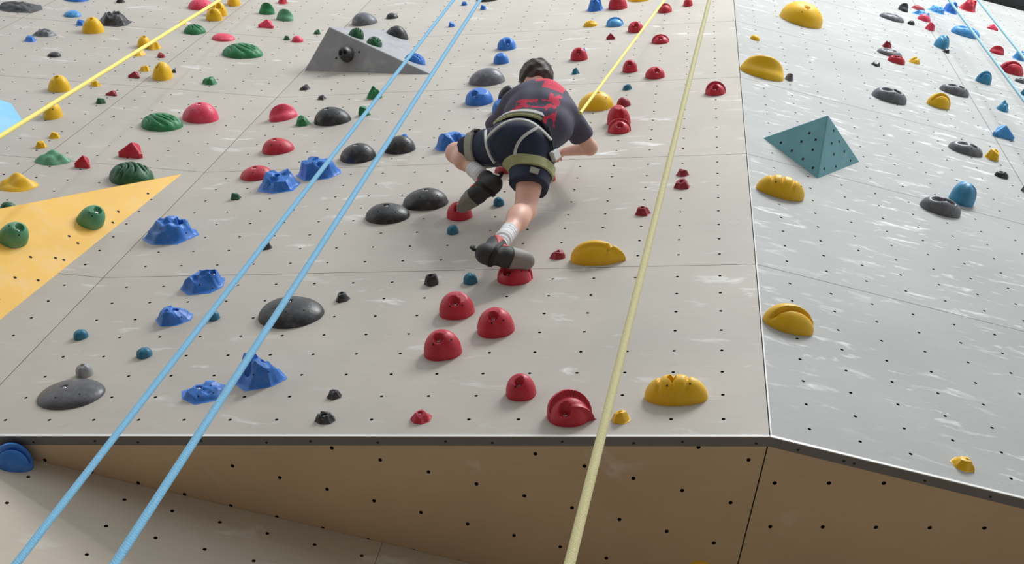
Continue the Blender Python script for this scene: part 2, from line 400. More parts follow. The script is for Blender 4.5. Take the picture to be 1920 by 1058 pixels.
def zfun(kind, x, y, rs):
    r = np.minimum(np.hypot(x, y), 1)
    dome = np.power(np.maximum(1 - r ** 2.0, 0), .5)
    if kind == 'dome':
        s = rs.choice([-1, 1]) * .16
        rr = np.minimum(np.hypot(x - s * (1 - r), y), 1)
        return np.power(np.maximum(1 - rr ** 2.0, 0), .55)
    if kind == 'jug':
        z = np.power(np.maximum(1 - r ** 2.3, 0), .5)
        t = rs.uniform(-.9, .9) - 1.57
        return np.minimum(z, .97 - rs.uniform(.1, .35) * (x * math.cos(t) + y * math.sin(t)))
    if kind in ('rim', 'mush'):
        inn = .8 * np.power(np.maximum(1 - (x / .93) ** 2 - ((y + .12) / .9) ** 2, 0), .5)
        out = np.power(np.maximum(1 - r ** 2, 0), .42)
        return inn + (np.maximum(out, inn) - inn) * sm(y + .35 * x * x - .3 * x, .08, .16)
    if kind == 'rock':
        z = planes(x, y, rs, 8, 1.1, 2.4, .8) * .9
        for q in range(4):
            t = rs.uniform(0, 6.28); cx, cy, s_ = .38 * math.cos(t), .38 * math.sin(t), rs.uniform(.5, .68)
            z = np.maximum(z, planes((x - cx) / s_, (y - cy) / s_, rs, 6, 1.0, 2.4, 1.0) * rs.uniform(.8, 1.0))
        t = rs.uniform(-2.6, -.5); d_ = np.hypot(x - .4 * math.cos(t), y - .4 * math.sin(t))
        return np.maximum(z - .22 * np.exp(-(d_ / .16) ** 4), .04) * np.minimum(1, np.maximum((1.0 - r) * 3.2 + .12, 0))
    if kind == 'crag':
        z = np.maximum(planes(x, y, rs, 9, 1.2, 2.6, .85), .9 * planes((x - .25) / .6, (y + .1) / .6, rs, 6, 1, 2.2, 1.)); p = rs.uniform(0, 6, 4)
        n = np.sin(7 * x + p[0] + 2 * np.sin(4 * y + p[1])) * np.sin(8 * y + p[2] + 2 * np.sin(5 * x + p[3]))
        return np.maximum(z * (1 + .2 * n), .03) * np.minimum(1, np.maximum((1.0 - r) * 3.2 + .1, 0))
    if kind == 'brain':
        p = rs.uniform(0, 6)
        g = np.sin(8.5 * (x * .75 + y * .55 + .22 * np.sin(4 * y + p)) + 1.5 * np.sin(3.1 * x - 2 * y + p))
        return dome * (1 - .24 * np.exp(-(g / .38) ** 2))
    if kind == 'chip': return np.minimum(planes(x, y, rs, 7, 1.5, 3.0, .95), .98 * np.power(np.maximum(1 - r ** 3, 0), .45) + .03)
    if kind == 'ball': return np.power(np.maximum(1 - r ** 2.6, 0), .42) * (1 - .06 * np.sin(5 * np.arctan2(y, x)) * r)
    if kind == 'ridge':
        d = [x * math.cos(t) + y * math.sin(t) for t in (.35, 2.75, -1.57)]
        m_ = sum(np.power(np.maximum(q, 0) + .02, 5) for q in d) ** .2
        return np.maximum(1 - 1.05 * m_, 0) ** .85
    if kind == 'loaf':
        z = np.power(np.maximum(1 - np.abs(x) ** 2.4, 0), .5) * np.power(np.maximum(1 - (y / np.sqrt(np.maximum(1 - x * x * .96, .02))) ** 2, 0), .5)
        for c_ in (-.5, -.08, .38):
            z = z * (1 - .16 * np.exp(-((x - c_ - .08 * y) / .05) ** 2))
        return z
    if kind == 'banana':
        e = np.sqrt(np.maximum(1 - x * x * .97, .02))
        z = np.power(np.maximum(1 - x * x, 0), .45) * np.power(np.maximum(1 - np.abs(y / e) ** 1.8, 0), .6)
        z = z * (1 - .22 * np.exp(-((x - .62 - .3 * y) / .05) ** 2)) * (1 - .12 * sm(-y, .25, .32))
        return z
    if kind == 'clam':
        ys = -.12 + .25 * x - .3 * x * x
        z = dome * (1 - .55 * np.exp(-((y - ys) / .07) ** 2))
        return z * (.86 + .14 * sm(y, ys - .05, ys + .1))
    if kind == 'oval':
        z = np.power(np.maximum(1 - r ** 2.6, 0), .5)
        for cx, cy, d, ra in ((-.3, -.12, .34, .3), (.32, -.2, .3, .2)):
            z = z - d * np.exp(-(((x - cx) / ra) ** 2 + ((y - cy) / ra) ** 2) ** 2) * dome
        return np.maximum(z, 0)
    if kind == 'bell':
        z = np.power(np.maximum(1 - r ** 2.3, 0), .62)
        q = x * .9 + y * .3 + .42
        return z * (1 - .12 * np.exp(-(q / .1) ** 2) * sm(-y, -.1, .2))
    if kind == 'bone':
        z = np.zeros_like(x)
        for cx, cy, s in ((-.5, -.15, .62), (.5, .0, .8), (0, .25, 1.0), (.1, -.35, .7), (-.15, .1, .8)):
            cx += rs.uniform(-.1, .1); cy += rs.uniform(-.1, .1)
            z = z + (s * np.exp(-((x - cx) ** 2 + (y - cy) ** 2) / .24)) ** 3
        return np.maximum(np.power(z, 1 / 3.) * .95, .45 * dome) * np.power(np.maximum(1 - r ** 5, 0), .5)
    if kind == 'fin':
        return dome * (.55 + .45 * np.exp(-((y + .1 - .45 * x * x) / .28) ** 2))
    return dome
def hold_mesh(kind, a, b, h, bolt, rs):
    big = max(a, b)
    nr, nt_ = (20, 44) if big > .06 else ((16, 36) if big > .04 else (12, 28))
    if kind in ('brain', 'loaf', 'crag', 'clam', 'oval', 'rim', 'mush', 'rock', 'bone') and big > .06: nr, nt_ = 30, 60
    c = np.array(bolt if bolt else (0., 0.))
    th = np.linspace(0, 2 * np.pi, nt_, endpoint=False)
    p = rs.uniform(0, 6.28, 3)
    wob = {'dome': .02, 'ball': .04, 'jug': .04, 'oval': .04, 'loaf': .02, 'banana': .02, 'rim': .03}.get(kind, .06)
    R = 1 + wob * (np.sin(2 * th + p[0]) + .6 * np.sin(3 * th + p[1]) + .4 * np.sin(5 * th + p[2])) / 1.6
    ex, ey = np.cos(th), np.sin(th)
    if kind in ('rock', 'crag', 'chip'):
        n = 7; ph = rs.uniform(0, 6); poly = np.full(nt_, 9.)
        for i in range(n):
            t = ph + 6.283 * i / n + rs.uniform(-.2, .2); cs = np.cos(th - t); poly = np.where(cs > .1, np.minimum(poly, rs.uniform(.86, 1.0) / np.maximum(cs, .1)), poly)
        R = np.minimum(poly, 1.12)
    if kind == 'mush': R = R + .3 * np.exp(-((np.angle(np.exp(1j * (th + .2)))) / .13) ** 2)
    if kind == 'banana': R = R + .2 * np.exp(-((np.angle(np.exp(1j * (th + .12)))) / .22) ** 2)
    if kind == 'ridge':
        poly = np.full(nt_, 9.)
        for t in (.45, 2.7, -1.57):
            cs = np.cos(th - t); poly = np.where(cs > .1, np.minimum(poly, .72 / np.maximum(cs, .1)), poly)
        R = np.minimum(poly, 1.08)
    rr = np.power(np.linspace(0, 1, nr + 1), 1.35 if bolt else 1.0); rr = 1 - (1 - rr) ** 1.25
    V = []; zs = []
    X = c[0] + rr[:, None] * (ex * 1.0 - c[0])[None]; Y = c[1] + rr[:, None] * (ey * 1.0 - c[1])[None]
    Z = zfun(kind, X, Y, rs)
    Rf = 1 + (R - 1)[None] * rr[:, None]
    X2 = X * Rf * a; Y2 = Y * Rf * b; Z2 = Z * h
    zb = None
    if bolt:
        rb = min(.021, .25 * big) if kind in ('jug', 'rim', 'mush') else min(.0135, .19 * big); c2 = np.array([X2[0, 0], Y2[0, 0]])
        d = np.hypot(X2 - c2[0], Y2 - c2[1]); z0 = float(Z2[0].mean()); dep = min(.011, .2 * h) if kind == 'dome' else min(.026, .3 * h)
        s = 1 - sm(d, .9 * rb, 1.25 * rb)
        zb = z0 - dep; Z2 = Z2 * (1 - s) + zb * s
    lean = -.10 if kind in ('jug', 'fin', 'rim') else 0
    V = [(X2[0, 0], Y2[0, 0], Z2[0, 0])]
    for i in range(1, nr + 1):
        V += [(X2[i, k], Y2[i, k] , Z2[i, k]) for k in range(nt_)]
    V += [(X2[nr, k], Y2[nr, k], 0) for k in range(nt_)]
    F = [[0, 1 + k, 1 + (k + 1) % nt_] for k in range(nt_)]
    for i in range(nr):
        o0, o1 = 1 + i * nt_, 1 + (i + 1) * nt_
        F += [[o0 + k, o1 + k, o1 + (k + 1) % nt_, o0 + (k + 1) % nt_] for k in range(nt_)]
    me = mesh('grip', V, F)
    return me, (None if not bolt else (X2[0, 0], Y2[0, 0], zb, rb)), (X2, Y2, Z2)
def bolt_mesh(r):
    n = 12; V = []; F = []
    prof = [(r, 0), (r, .004), (r * .85, .005), (r * .5, .005), (r * .45, .002)]
    for rad, z in prof: V += [(rad * math.cos(2 * math.pi * i / n), rad * math.sin(2 * math.pi * i / n), z) for i in range(n)]
    for q in range(len(prof) - 1):
        F += [[q * n + i, q * n + (i + 1) % n, (q + 1) * n + (i + 1) % n, (q + 1) * n + i] for i in range(n)]
    F.append([4 * n + i for i in range(n)])
    return mesh('bolt', V, F, [0] * (len(F) - 1) + [1])
hole_v, hole_f = disc(.0042, .0006, 8)
screw_hole_me = mesh('screw_hole', hole_v, hole_f); screw_hole_me.materials.append(HOLE)
COLN = dict(black='black', grey='grey', greydk='grey', chrome='grey', red='red', reddk='red', pink='red', blue='blue', bluel='blue', teal='teal', tealblue='teal', green='green', greendk='green', greenl='green', yellow='yellow')
def make_hold(i, color, kind, fr, u, w, a, b, h, bolt, rot, label):
    rs = np.random.RandomState(100 + i)
    m = hold_mat(color)
    me, bo, grid = hold_mesh(kind, a, b, h, bolt, rs)
    ang = {'rock': 22, 'crag': 32, 'chip': 28, 'ridge': 40}.get(kind, 60)
    mw = fmat(fr, u, w, 0, rot)
    grp = COLN[color] + ' climbing holds'
    if max(a, b) < .045 and not bolt:
        o = link(NAMES[kind], me, m, None, mw, ang)
        return tag(o, label, 'climbing hold', grp)
    root = empty(NAMES[kind], mw)
    link('grip', me, m, root, None, ang)
    if bo:
        bm_ = bolt_mesh(min(.008, bo[3] * .68))
        link('bolt', bm_, [STEEL, HOLE], root, None, 40).location = (bo[0], bo[1], bo[2])
    if kind in ('jug', 'dome', 'rim', 'rock', 'crag', 'oval', 'loaf') and max(a, b) > .055:
        X2, Y2, Z2 = grid
        for fi, (ri, tf) in enumerate(((.62, .66 + .12 * rs.rand()), (.66, .86 + .1 * rs.rand()))[:(2 if max(a, b) > .075 else 1)]):
            ii = int(ri * (X2.shape[0] - 1)); kk = int(tf * X2.shape[1]) % X2.shape[1]; k2 = (kk + 1) % X2.shape[1]
            P = lambda q, s: Vector((X2[q, s], Y2[q, s], Z2[q, s]))
            n = (P(ii + 1, kk) - P(ii, kk)).cross(P(ii, k2) - P(ii, kk))
            if n.length < 1e-9: continue
            n.normalize()
            if n.z < 0: n = -n
            so = link('screw_hole', screw_hole_me, None, root)
            so.matrix_local = Matrix.Translation((P(ii, kk) + P(ii + 1, k2)) / 2 + n * .0006) @ n.to_track_quat('Z', 'Y').to_matrix().to_4x4()
    return tag(root, label, 'climbing hold', grp)
HOLDS = [
    ('black', 'crag', 'F', -2.6943, 6.3332, 0.2098, 0.1678, 0.0575, None, 0, 'large dark grey craggy hold in the upper left corner of the wall'),
    ('blue', 'dome', 'F', -2.3495, 6.7501, 0.1129, 0.0959, 0.0573, None, 0, 'blue hold just cut by the picture top, above the flat pale blue one'),
    ('black', 'chip', 'F', -1.9487, 6.7706, 0.0418, 0.0418, 0.0414, None, 0, 'tiny black chip at the picture top right of the blue holds'),
    ('bluel', 'dome', 'F', -2.1651, 6.2306, 0.0766, 0.0651, 0.0444, None, 0, 'flat pale blue hold above the yellow bell beside the dark crag'),
    ('yellow', 'bell', 'F', -1.8080, 5.8174, 0.0878, 0.0834, 0.1191, (0, -0.25), 0, 'yellow bell-shaped hold touching the dark jagged crag hold'),
    ('blue', 'chip', 'F', -1.9829, 5.9830, 0.0475, 0.0475, 0.0497, None, 0, 'small blue hold tucked against the left of the top yellow bell'),
    ('black', 'crag', 'F', -1.7445, 6.1127, 0.1529, 0.1224, 0.1041, None, 0, 'jagged dark grey hold with pale top right of the yellow bell'),
    ('grey', 'crag', 'F', -2.1418, 5.6230, 0.0967, 0.0773, 0.0489, None, 0, 'dark silvery lump hold with a small blue chip below its left end'),
    ('blue', 'chip', 'F', -2.1777, 5.4393, 0.0490, 0.0490, 0.0411, None, 0, 'small blue chip at the lower left of the silvery lump'),
    ('black', 'dome', 'F', -1.8209, 5.0925, 0.0529, 0.0450, 0.0307, None, 0, 'small low black dome alone on the wall at upper left'),
    ('yellow', 'bell', 'F', -1.4400, 4.3303, 0.0779, 0.0740, 0.1061, (-0.1, -0.25), 0, 'yellow bell hold leftmost of those above the left yellow rope'),
    ('yellow', 'jug', 'F', -1.2463, 3.7800, 0.0635, 0.0761, 0.1015, None, 0, 'yellow hold crossed by the left yellow rope near its lower end'),
    ('yellow', 'chip', 'F', -1.2331, 4.4856, 0.0397, 0.0397, 0.0427, None, 0, 'small yellow chip touching the underside of the left yellow rope'),
    ('reddk', 'ridge', 'F', -1.0355, 4.3086, 0.0433, 0.0390, 0.0328, None, 0, 'small dull red hold just above a tiny green one'),
    ('greendk', 'chip', 'F', -1.0438, 4.1240, 0.0383, 0.0383, 0.0407, None, 0, 'tiny dark green block below a small dull red hold'),
    ('reddk', 'ridge', 'F', -1.0306, 4.7366, 0.0472, 0.0425, 0.0472, None, 0, 'small dull red hold below left of a yellow chip'),
    ('yellow', 'chip', 'F', -1.0220, 4.9119, 0.0396, 0.0396, 0.0453, None, 0, 'small yellow chip left of the tall yellow bell'),
    ('reddk', 'chip', 'F', -1.0200, 5.2763, 0.0328, 0.0328, 0.0367, None, 0, 'tiny dark red chip above the tall yellow bell'),
    ('yellow', 'bell', 'F', -0.8273, 4.7782, 0.0751, 0.0847, 0.1202, (-0.3, -0.35), 0, 'tall yellow bell hold with a slanted groove on the panel joint'),
    ('black', 'chip', 'F', -0.7915, 4.9223, 0.0175, 0.0209, 0.0279, None, 0, 'sliver of a dark hold peeping out right of the tall yellow bell'),
    ('yellow', 'bell', 'F', -1.2519, 5.5148, 0.0548, 0.0658, 0.0877, (0.1, -0.15), 0, 'round yellow hold behind the left yellow rope, upper of three'),
    ('yellow', 'chip', 'F', -1.1595, 5.4943, 0.0508, 0.0610, 0.0813, None, 0, 'small yellow hold under the rope right of the round yellow one'),
    ('yellow', 'chip', 'F', -1.2190, 5.2998, 0.0636, 0.0636, 0.0422, None, 0, 'low yellow hold under the rope, bottom of the three'),
    ('yellow', 'chip', 'F', -1.1790, 6.2302, 0.0357, 0.0357, 0.0356, None, 0, 'tiny yellow chip half hidden by the left yellow rope'),
    ('pink', 'dome', 'F', -1.2006, 6.7807, 0.1164, 0.0989, 0.0811, (0.1, -0.15), 0, 'pink dome at the picture top left of the yellow pair'),
    ('yellow', 'jug', 'F', -0.9880, 6.5954, 0.0830, 0.0581, 0.1166, (0.2, -0.65), 0, 'upper yellow jug of the pair beside the top of the yellow rope'),
    ('yellow', 'jug', 'F', -0.9681, 6.4304, 0.0726, 0.0508, 0.1029, (-0.2, -0.55), 0, 'lower yellow jug of the pair beside the top of the yellow rope'),
    ('yellow', 'bell', 'F', -0.9571, 6.9636, 0.0646, 0.0614, 0.0903, None, 0, 'yellow hold cut by the picture top right of the yellow pair'),
    ('green', 'brain', 'F', -1.0031, 6.0194, 0.0936, 0.0796, 0.0653, (0.0, -0.05), 0, 'small green rippled hold below the lower yellow jug'),
    ('pink', 'dome', 'F', -0.7115, 5.8896, 0.0972, 0.0826, 0.0424, None, 0, 'flat pink hold above the large green rippled hold'),
    ('green', 'brain', 'F', -0.4309, 5.5093, 0.1583, 0.1345, 0.0866, None, 0, 'large green rippled hold below the flat pink one'),
    ('green', 'chip', 'F', -0.4497, 4.7402, 0.0568, 0.0568, 0.0536, (0, -0.15), 0, 'small green hold alone below left of the large green rippled one'),
    ('pink', 'dome', 'F', -0.2643, 3.9748, 0.1288, 0.1095, 0.1145, (0, -0.15), 0, 'big pink red dome touching a green rippled hold on its left'),
    ('green', 'brain', 'F', -0.4726, 3.7736, 0.1420, 0.1207, 0.0838, None, 0, 'green rippled hold left of the big pink red dome'),
    ('yellow', 'chip', 'F', -1.0627, 3.4006, 0.0368, 0.0368, 0.0363, None, 0, 'small yellow chip above a smaller one near the left edge'),
    ('yellow', 'chip', 'F', -1.0714, 3.2149, 0.0342, 0.0342, 0.0442, None, 0, 'smaller yellow chip right above the green stump-like hold'),
    ('greenl', 'bone', 'F', -0.9000, 3.0043, 0.1090, 0.0872, 0.0651, None, 0, 'pale green stump-like hold with a flat pocketed top'),
    ('red', 'ridge', 'F', -0.6769, 2.9570, 0.0517, 0.0465, 0.0761, None, 0, 'small red wedge hold between the green stump and a larger red wedge'),
    ('red', 'ridge', 'F', -0.4559, 3.2037, 0.0821, 0.0739, 0.0917, None, 0, 'larger red wedge hold above the knobbly green dome'),
    ('greendk', 'brain', 'F', -0.3119, 2.8193, 0.1387, 0.1179, 0.1068, None, 0, 'knobbly dark green dome sitting behind the yellow volume edge'),
    ('yellow', 'bone', 'F', -0.9296, 2.5776, 0.1222, 0.0978, 0.0734, None, 0, 'yellow bone-shaped hold at the left edge above the yellow volume'),
    ('greendk', 'dome', 'F', -0.8296, 2.2475, 0.0462, 0.0393, 0.0398, None, 0, 'sliver of a dark green hold behind the yellow volume at the left'),
    ('greenl', 'jug', 'YV', -0.5709, -1.3606, 0.0677, 0.0813, 0.1084, (0.2, 0.0), -0.6, 'green almond hold on the yellow volume, cut by the left edge'),
    ('greenl', 'jug', 'YV', -0.2961, -0.9057, 0.0673, 0.0808, 0.1077, (0.2, 0.0), -0.6, 'pale green almond hold in the middle of the yellow volume'),
    ('green', 'fin', 'F', -0.5884, 6.7544, 0.0695, 0.0487, 0.1016, None, 0, 'green leaning hold near the top beside the second green one'),
    ('red', 'chip', 'F', -0.5522, 7.1460, 0.0486, 0.0486, 0.0605, None, 0, 'small red hold cut by the picture top above two green holds'),
    ('greenl', 'fin', 'F', -0.3802, 6.6004, 0.0781, 0.0547, 0.0979, None, 0, 'chalky green hold right of the green leaning one'),
    ('pink', 'ridge', 'F', -0.4684, 6.3369, 0.0710, 0.0639, 0.0689, None, 0, 'pink wedge hold below the green leaning hold'),
    ('greendk', 'chip', 'F', -0.0004, 6.2445, 0.0317, 0.0317, 0.0365, None, 0, 'tiny dark green chip left of the grey volume peak'),
    ('greendk', 'chip', 'F', -0.2015, 6.0061, 0.0310, 0.0310, 0.0358, None, 0, 'tiny dark green chip touching a small pink hold'),
    ('pink', 'dome', 'F', -0.1029, 5.9797, 0.0491, 0.0417, 0.0456, None, 0, 'small pink hold right of a tiny green chip'),
    ('grey', 'dome', 'A', 0.1541, 6.6112, 0.1161, 0.0987, 0.0933, None, 0, 'grey dome peeping over the top edge of the grey volume'),
    ('black', 'dome', 'A', 0.3739, 6.7488, 0.0549, 0.0467, 0.0433, None, 0, 'small flat black hold right of the grey dome above the volume'),
    ('black', 'dome', 'A', 0.5787, 5.9958, 0.1025, 0.0872, 0.1169, (-0.3, -0.15), 0, 'dark grey dome at the right end of the volume top'),
    ('greendk', 'brain', 'GT', 0.2259, -0.0285, 0.0609, 0.0518, 0.0701, None, 0, 'left green hold on the sloping top of the grey volume'),
    ('greendk', 'brain', 'GT', 0.3799, -0.0981, 0.0634, 0.0539, 0.0636, None, 0, 'right green hold on the sloping top of the grey volume'),
    ('blue', 'brain', 'GT', 0.7214, -0.2121, 0.0785, 0.0667, 0.0637, None, 0, 'blue hold on the grey volume crossed by the blue rope'),
    ('black', 'oval', 'GU', 0.3894, 0.0150, 0.0579, 0.0607, 0.0926, None, 0, 'dark oval hold on the shaded underside of the grey volume'),
    ('blue', 'chip', 'A', 0.9707, 7.0763, 0.0289, 0.0289, 0.0355, None, 0, 'tiny blue chip at the top between the two blue ropes'),
    ('blue', 'chip', 'A', 1.1752, 6.8817, 0.0307, 0.0307, 0.0438, None, 0, 'tiny blue chip just right of the second blue rope top'),
    ('black', 'dome', 'A', 1.1587, 7.2345, 0.1053, 0.0895, 0.0507, None, 0, 'dark dome cut by the picture top over a tiny blue chip'),
    ('blue', 'chip', 'A', 0.9855, 6.3457, 0.0318, 0.0318, 0.0411, None, 0, 'tiny blue chip between the blue ropes, lower of the two there'),
    ('blue', 'jug', 'A', 1.5711, 5.5675, 0.0740, 0.0666, 0.0859, (0.2, -0.55), 0, 'upper small blue hold above the climber on the left'),
    ('blue', 'jug', 'A', 1.5829, 5.1777, 0.0612, 0.0551, 0.0732, None, 0, 'lower small blue hold directly above the grey dome by the climber'),
    ('grey', 'dome', 'A', 1.5461, 4.6978, 0.1330, 0.1131, 0.0983, None, 0, 'grey dome left of the head of the climber'),
    ('blue', 'jug', 'A', 1.5669, 4.2257, 0.1007, 0.0906, 0.0966, (-0.2, -0.55), 0, 'blue rounded hold below the grey dome near the climber'),
    ('black', 'dome', 'A', 1.7664, 4.2500, 0.0706, 0.0600, 0.1011, None, 0, 'dark rounded hold half hidden by the shoulder of the climber'),
    ('blue', 'jug', 'A', 1.7635, 3.9835, 0.0723, 0.0651, 0.0878, None, 0, 'blue hold half hidden behind the left sleeve of the climber'),
    ('black', 'chip', 'A', 0.1633, 4.7167, 0.0396, 0.0396, 0.0346, None, 0, 'small black chip below the grey volume, upper of two'),
    ('black', 'chip', 'A', 0.3666, 4.4553, 0.0328, 0.0328, 0.0318, None, 0, 'small black chip below the grey volume, lower of two'),
    ('pink', 'fin', 'A', 0.1994, 4.0442, 0.1001, 0.0701, 0.1053, None, 0.5, 'pink curved hook hold left of a small green hold'),
    ('green', 'chip', 'A', 0.3887, 3.8947, 0.0543, 0.0543, 0.0668, None, 0, 'small green hold between the pink hook and a dark dome'),
    ('black', 'dome', 'A', 0.5873, 3.9376, 0.1277, 0.1085, 0.0969, (-0.2, -0.1), 0, 'dark grey dome right of a small green hold'),
    ('green', 'bone', 'A', 0.7691, 4.4261, 0.0557, 0.0446, 0.0835, None, 0, 'upper green knob left of the blue ropes'),
    ('green', 'chip', 'A', 0.7867, 4.0501, 0.0459, 0.0459, 0.0674, None, 0, 'lower green knob touching the left blue rope'),
    ('blue', 'rock', 'A', 1.5491, 3.3447, 0.1277, 0.1085, 0.1058, None, 0, 'blue hold beside the bent left knee of the climber'),
    ('blue', 'chip', 'A', 1.1897, 3.4928, 0.0345, 0.0345, 0.0442, None, 0, 'small blue hold behind the top of a dark dome between the ropes'),
    ('black', 'dome', 'A', 1.1971, 3.3136, 0.1060, 0.0901, 0.0894, None, 0, 'dark dome crossed by the right blue rope, a blue chip behind it'),
    ('black', 'dome', 'A', 0.9579, 3.1864, 0.1169, 0.0994, 0.0938, (0.0, -0.05), 0, 'black glossy dome between the two blue ropes'),
    ('red', 'dome', 'A', 0.3700, 3.3863, 0.1066, 0.0906, 0.0806, (-0.1, -0.15), 0, 'red dome above the two large blue rocks'),
    ('red', 'dome', 'A', 0.3734, 2.9290, 0.1031, 0.0876, 0.0625, (0, -0.15), 0, 'red dome partly behind the left large blue rock'),
    ('blue', 'rock', 'A', 0.5767, 2.7430, 0.1360, 0.1156, 0.1053, (0, -0.05), 0, 'large faceted blue hold overlapping a red dome'),
    ('blue', 'rock', 'A', 0.7755, 2.9324, 0.1369, 0.1164, 0.1203, None, 0, 'large faceted blue hold crossed by the left blue rope'),
    ('greendk', 'chip', 'A', 0.3648, 2.5685, 0.0326, 0.0326, 0.0389, None, 0, 'tiny dark green block alone below the red dome'),
    ('blue', 'crag', 'A', 0.1590, 2.0400, 0.1613, 0.1291, 0.1277, (0.5, -0.05), 0, 'craggy bright blue hold with a dark flank right of the yellow volume'),
    ('blue', 'rock', 'A', 0.5893, 1.3946, 0.1233, 0.1048, 0.0948, (0.6, -0.05), 0, 'long scooped blue hold below the craggy one'),
    ('black', 'dome', 'A', 1.3713, 2.2257, 0.1275, 0.1084, 0.0714, (0, 0.0), 0, 'black dome, lower left of the touching pair left of the climber'),
    ('black', 'dome', 'A', 1.5500, 2.4030, 0.1312, 0.1115, 0.0852, (0.1, 0.0), 0, 'black dome, upper right of the touching pair left of the climber'),
    ('red', 'jug', 'A', 1.7849, 2.1988, 0.0721, 0.0649, 0.0854, (0, -0.5), 0, 'red hold under the left shoe of the climber'),
    ('teal', 'ball', 'A', 1.9792, 2.3527, 0.0313, 0.0313, 0.0430, None, 0, 'tiny teal knob between the legs of the climber'),
    ('teal', 'ball', 'A', 1.7851, 1.9819, 0.0328, 0.0328, 0.0421, None, 0, 'tiny teal knob below the red hold under the left shoe'),
    ('black', 'chip', 'A', 0.7853, 1.8396, 0.0324, 0.0324, 0.0390, None, 0, 'small black knob behind the left blue rope'),
    ('black', 'chip', 'A', 1.7890, 1.3688, 0.0379, 0.0379, 0.0540, (0, -0.15), 0, 'small black knob left of a teal knob on the panel joint'),
    ('teal', 'ball', 'A', 1.9824, 1.3758, 0.0352, 0.0352, 0.0463, None, 0, 'teal knob between a black knob and the red hold under the right shoe'),
    ('red', 'rim', 'A', 2.2002, 1.4047, 0.0878, 0.0790, 0.0922, (-0.3, -0.45), 0, 'red ribbed hold under the right shoe of the climber'),
    ('red', 'jug', 'A', 2.2208, 2.7040, 0.0403, 0.0362, 0.0633, None, 0, 'red hold half hidden behind the right thigh of the climber'),
    ('blue', 'rock', 'A', 0.5817, 1.0321, 0.0950, 0.0807, 0.0773, (0.2, -0.05), 0, 'faceted blue hold with a bright top below the long scooped one'),
    ('teal', 'ball', 'A', 0.7856, 1.0296, 0.0300, 0.0300, 0.0388, None, 0, 'small teal knob crossed by the left blue rope'),
    ('black', 'dome', 'A', 1.1656, 1.0519, 0.1620, 0.1377, 0.0766, (0, 0.05), 0, 'largest black dome crossed by the right blue rope'),
    ('black', 'chip', 'A', 1.3775, 1.2117, 0.0375, 0.0375, 0.0373, (0, -0.05), 0, 'small pointed black knob right of the largest black dome'),
    ('teal', 'ball', 'A', 0.1830, 0.8577, 0.0340, 0.0340, 0.0377, None, 0, 'left of two lone teal knobs at lower left'),
    ('teal', 'ball', 'A', 0.5805, 0.6742, 0.0356, 0.0356, 0.0363, None, 0, 'right of two lone teal knobs at lower left'),
    ('greydk', 'dome', 'A', 0.3846, 0.3275, 0.1482, 0.1260, 0.0446, (-0.15, 0.0), 0, 'long grey egg-shaped hold near the lower left corner'),
    ('chrome', 'ball', 'A', 0.3676, 0.5038, 0.0387, 0.0387, 0.0526, (0, -0.15), 0, 'small silvery ball hold perched on top of the grey egg'),
    ('blue', 'rock', 'A', 0.9966, 0.3352, 0.1058, 0.0899, 0.0451, (-0.2, -0.05), 0, 'dark blue angular hold left of the right blue rope near the edge'),
    ('blue', 'rock', 'A', 1.2039, 0.4590, 0.1157, 0.0983, 0.1352, (0.3, -0.15), 0, 'big blue pointed rock hold crossed by the right blue rope'),
    ('black', 'chip', 'A', 1.5794, 0.3090, 0.0335, 0.0335, 0.0308, (0, -0.05), 0, 'upper small glossy black knob above the wall edge'),
    ('black', 'rock', 'A', 1.5892, 0.1268, 0.0471, 0.0400, 0.0383, (0, -0.15), 0, 'lower faceted black knob close to the wall edge'),
    ('red', 'jug', 'A', 1.9727, 1.0495, 0.0823, 0.0741, 0.1052, (0.05, -0.55), 0, 'red jug, uppermost of the three clustered below the right shoe'),
    ('red', 'jug', 'A', 2.1829, 0.8750, 0.0870, 0.0783, 0.1074, (0, -0.45), 0, 'red jug, rightmost of the three clustered below the right shoe'),
    ('red', 'jug', 'A', 1.9769, 0.6699, 0.0834, 0.0751, 0.1102, (-0.05, -0.45), 0, 'red jug with a big round recess, lowest of the three'),
    ('red', 'jug', 'A', 2.3710, 0.3199, 0.0647, 0.0582, 0.0898, (0, -0.45), 0, 'round red jug with a deep hole above left of the collared one'),
    ('red', 'mush', 'A', 2.5866, 0.1445, 0.0867, 0.0780, 0.1180, (-0.1, -0.75), 0, 'red collared hold with a pointed ear near the wall edge'),
    ('red', 'chip', 'A', 1.9917, 0.1293, 0.0430, 0.0430, 0.0398, (-0.1, -0.05), 0, 'small red knob with a shiny bolt near the wall edge'),
    ('blue', 'rock', 'A', 2.1825, 6.6523, 0.0802, 0.0681, 0.1236, None, 0, 'blue faceted hold at the picture top beside a red one'),
    ('red', 'jug', 'A', 2.3779, 6.6688, 0.0798, 0.0718, 0.1084, None, 0, 'red knobbly hold at the picture top beside the blue faceted one'),
    ('yellow', 'dome', 'A', 2.5481, 6.9224, 0.0996, 0.0846, 0.0488, None, 0, 'yellow hold cut by the picture top left of the yellow rope'),
    ('red', 'rim', 'A', 2.7851, 6.4558, 0.0576, 0.0518, 0.0705, None, 0, 'red hold just right of the climbing rope at the top'),
    ('red', 'dome', 'A', 2.9729, 6.6333, 0.0402, 0.0483, 0.0643, None, 0, 'small red hold at the top between the two yellow ropes'),
    ('yellow', 'brain', 'A', 2.1857, 6.1299, 0.0570, 0.0485, 0.0427, None, 0, 'small yellow hold left of a blue one near the top'),
    ('bluel', 'rim', 'A', 2.3885, 6.1049, 0.0696, 0.0627, 0.0647, None, 0, 'small blue hold between a yellow and a red one'),
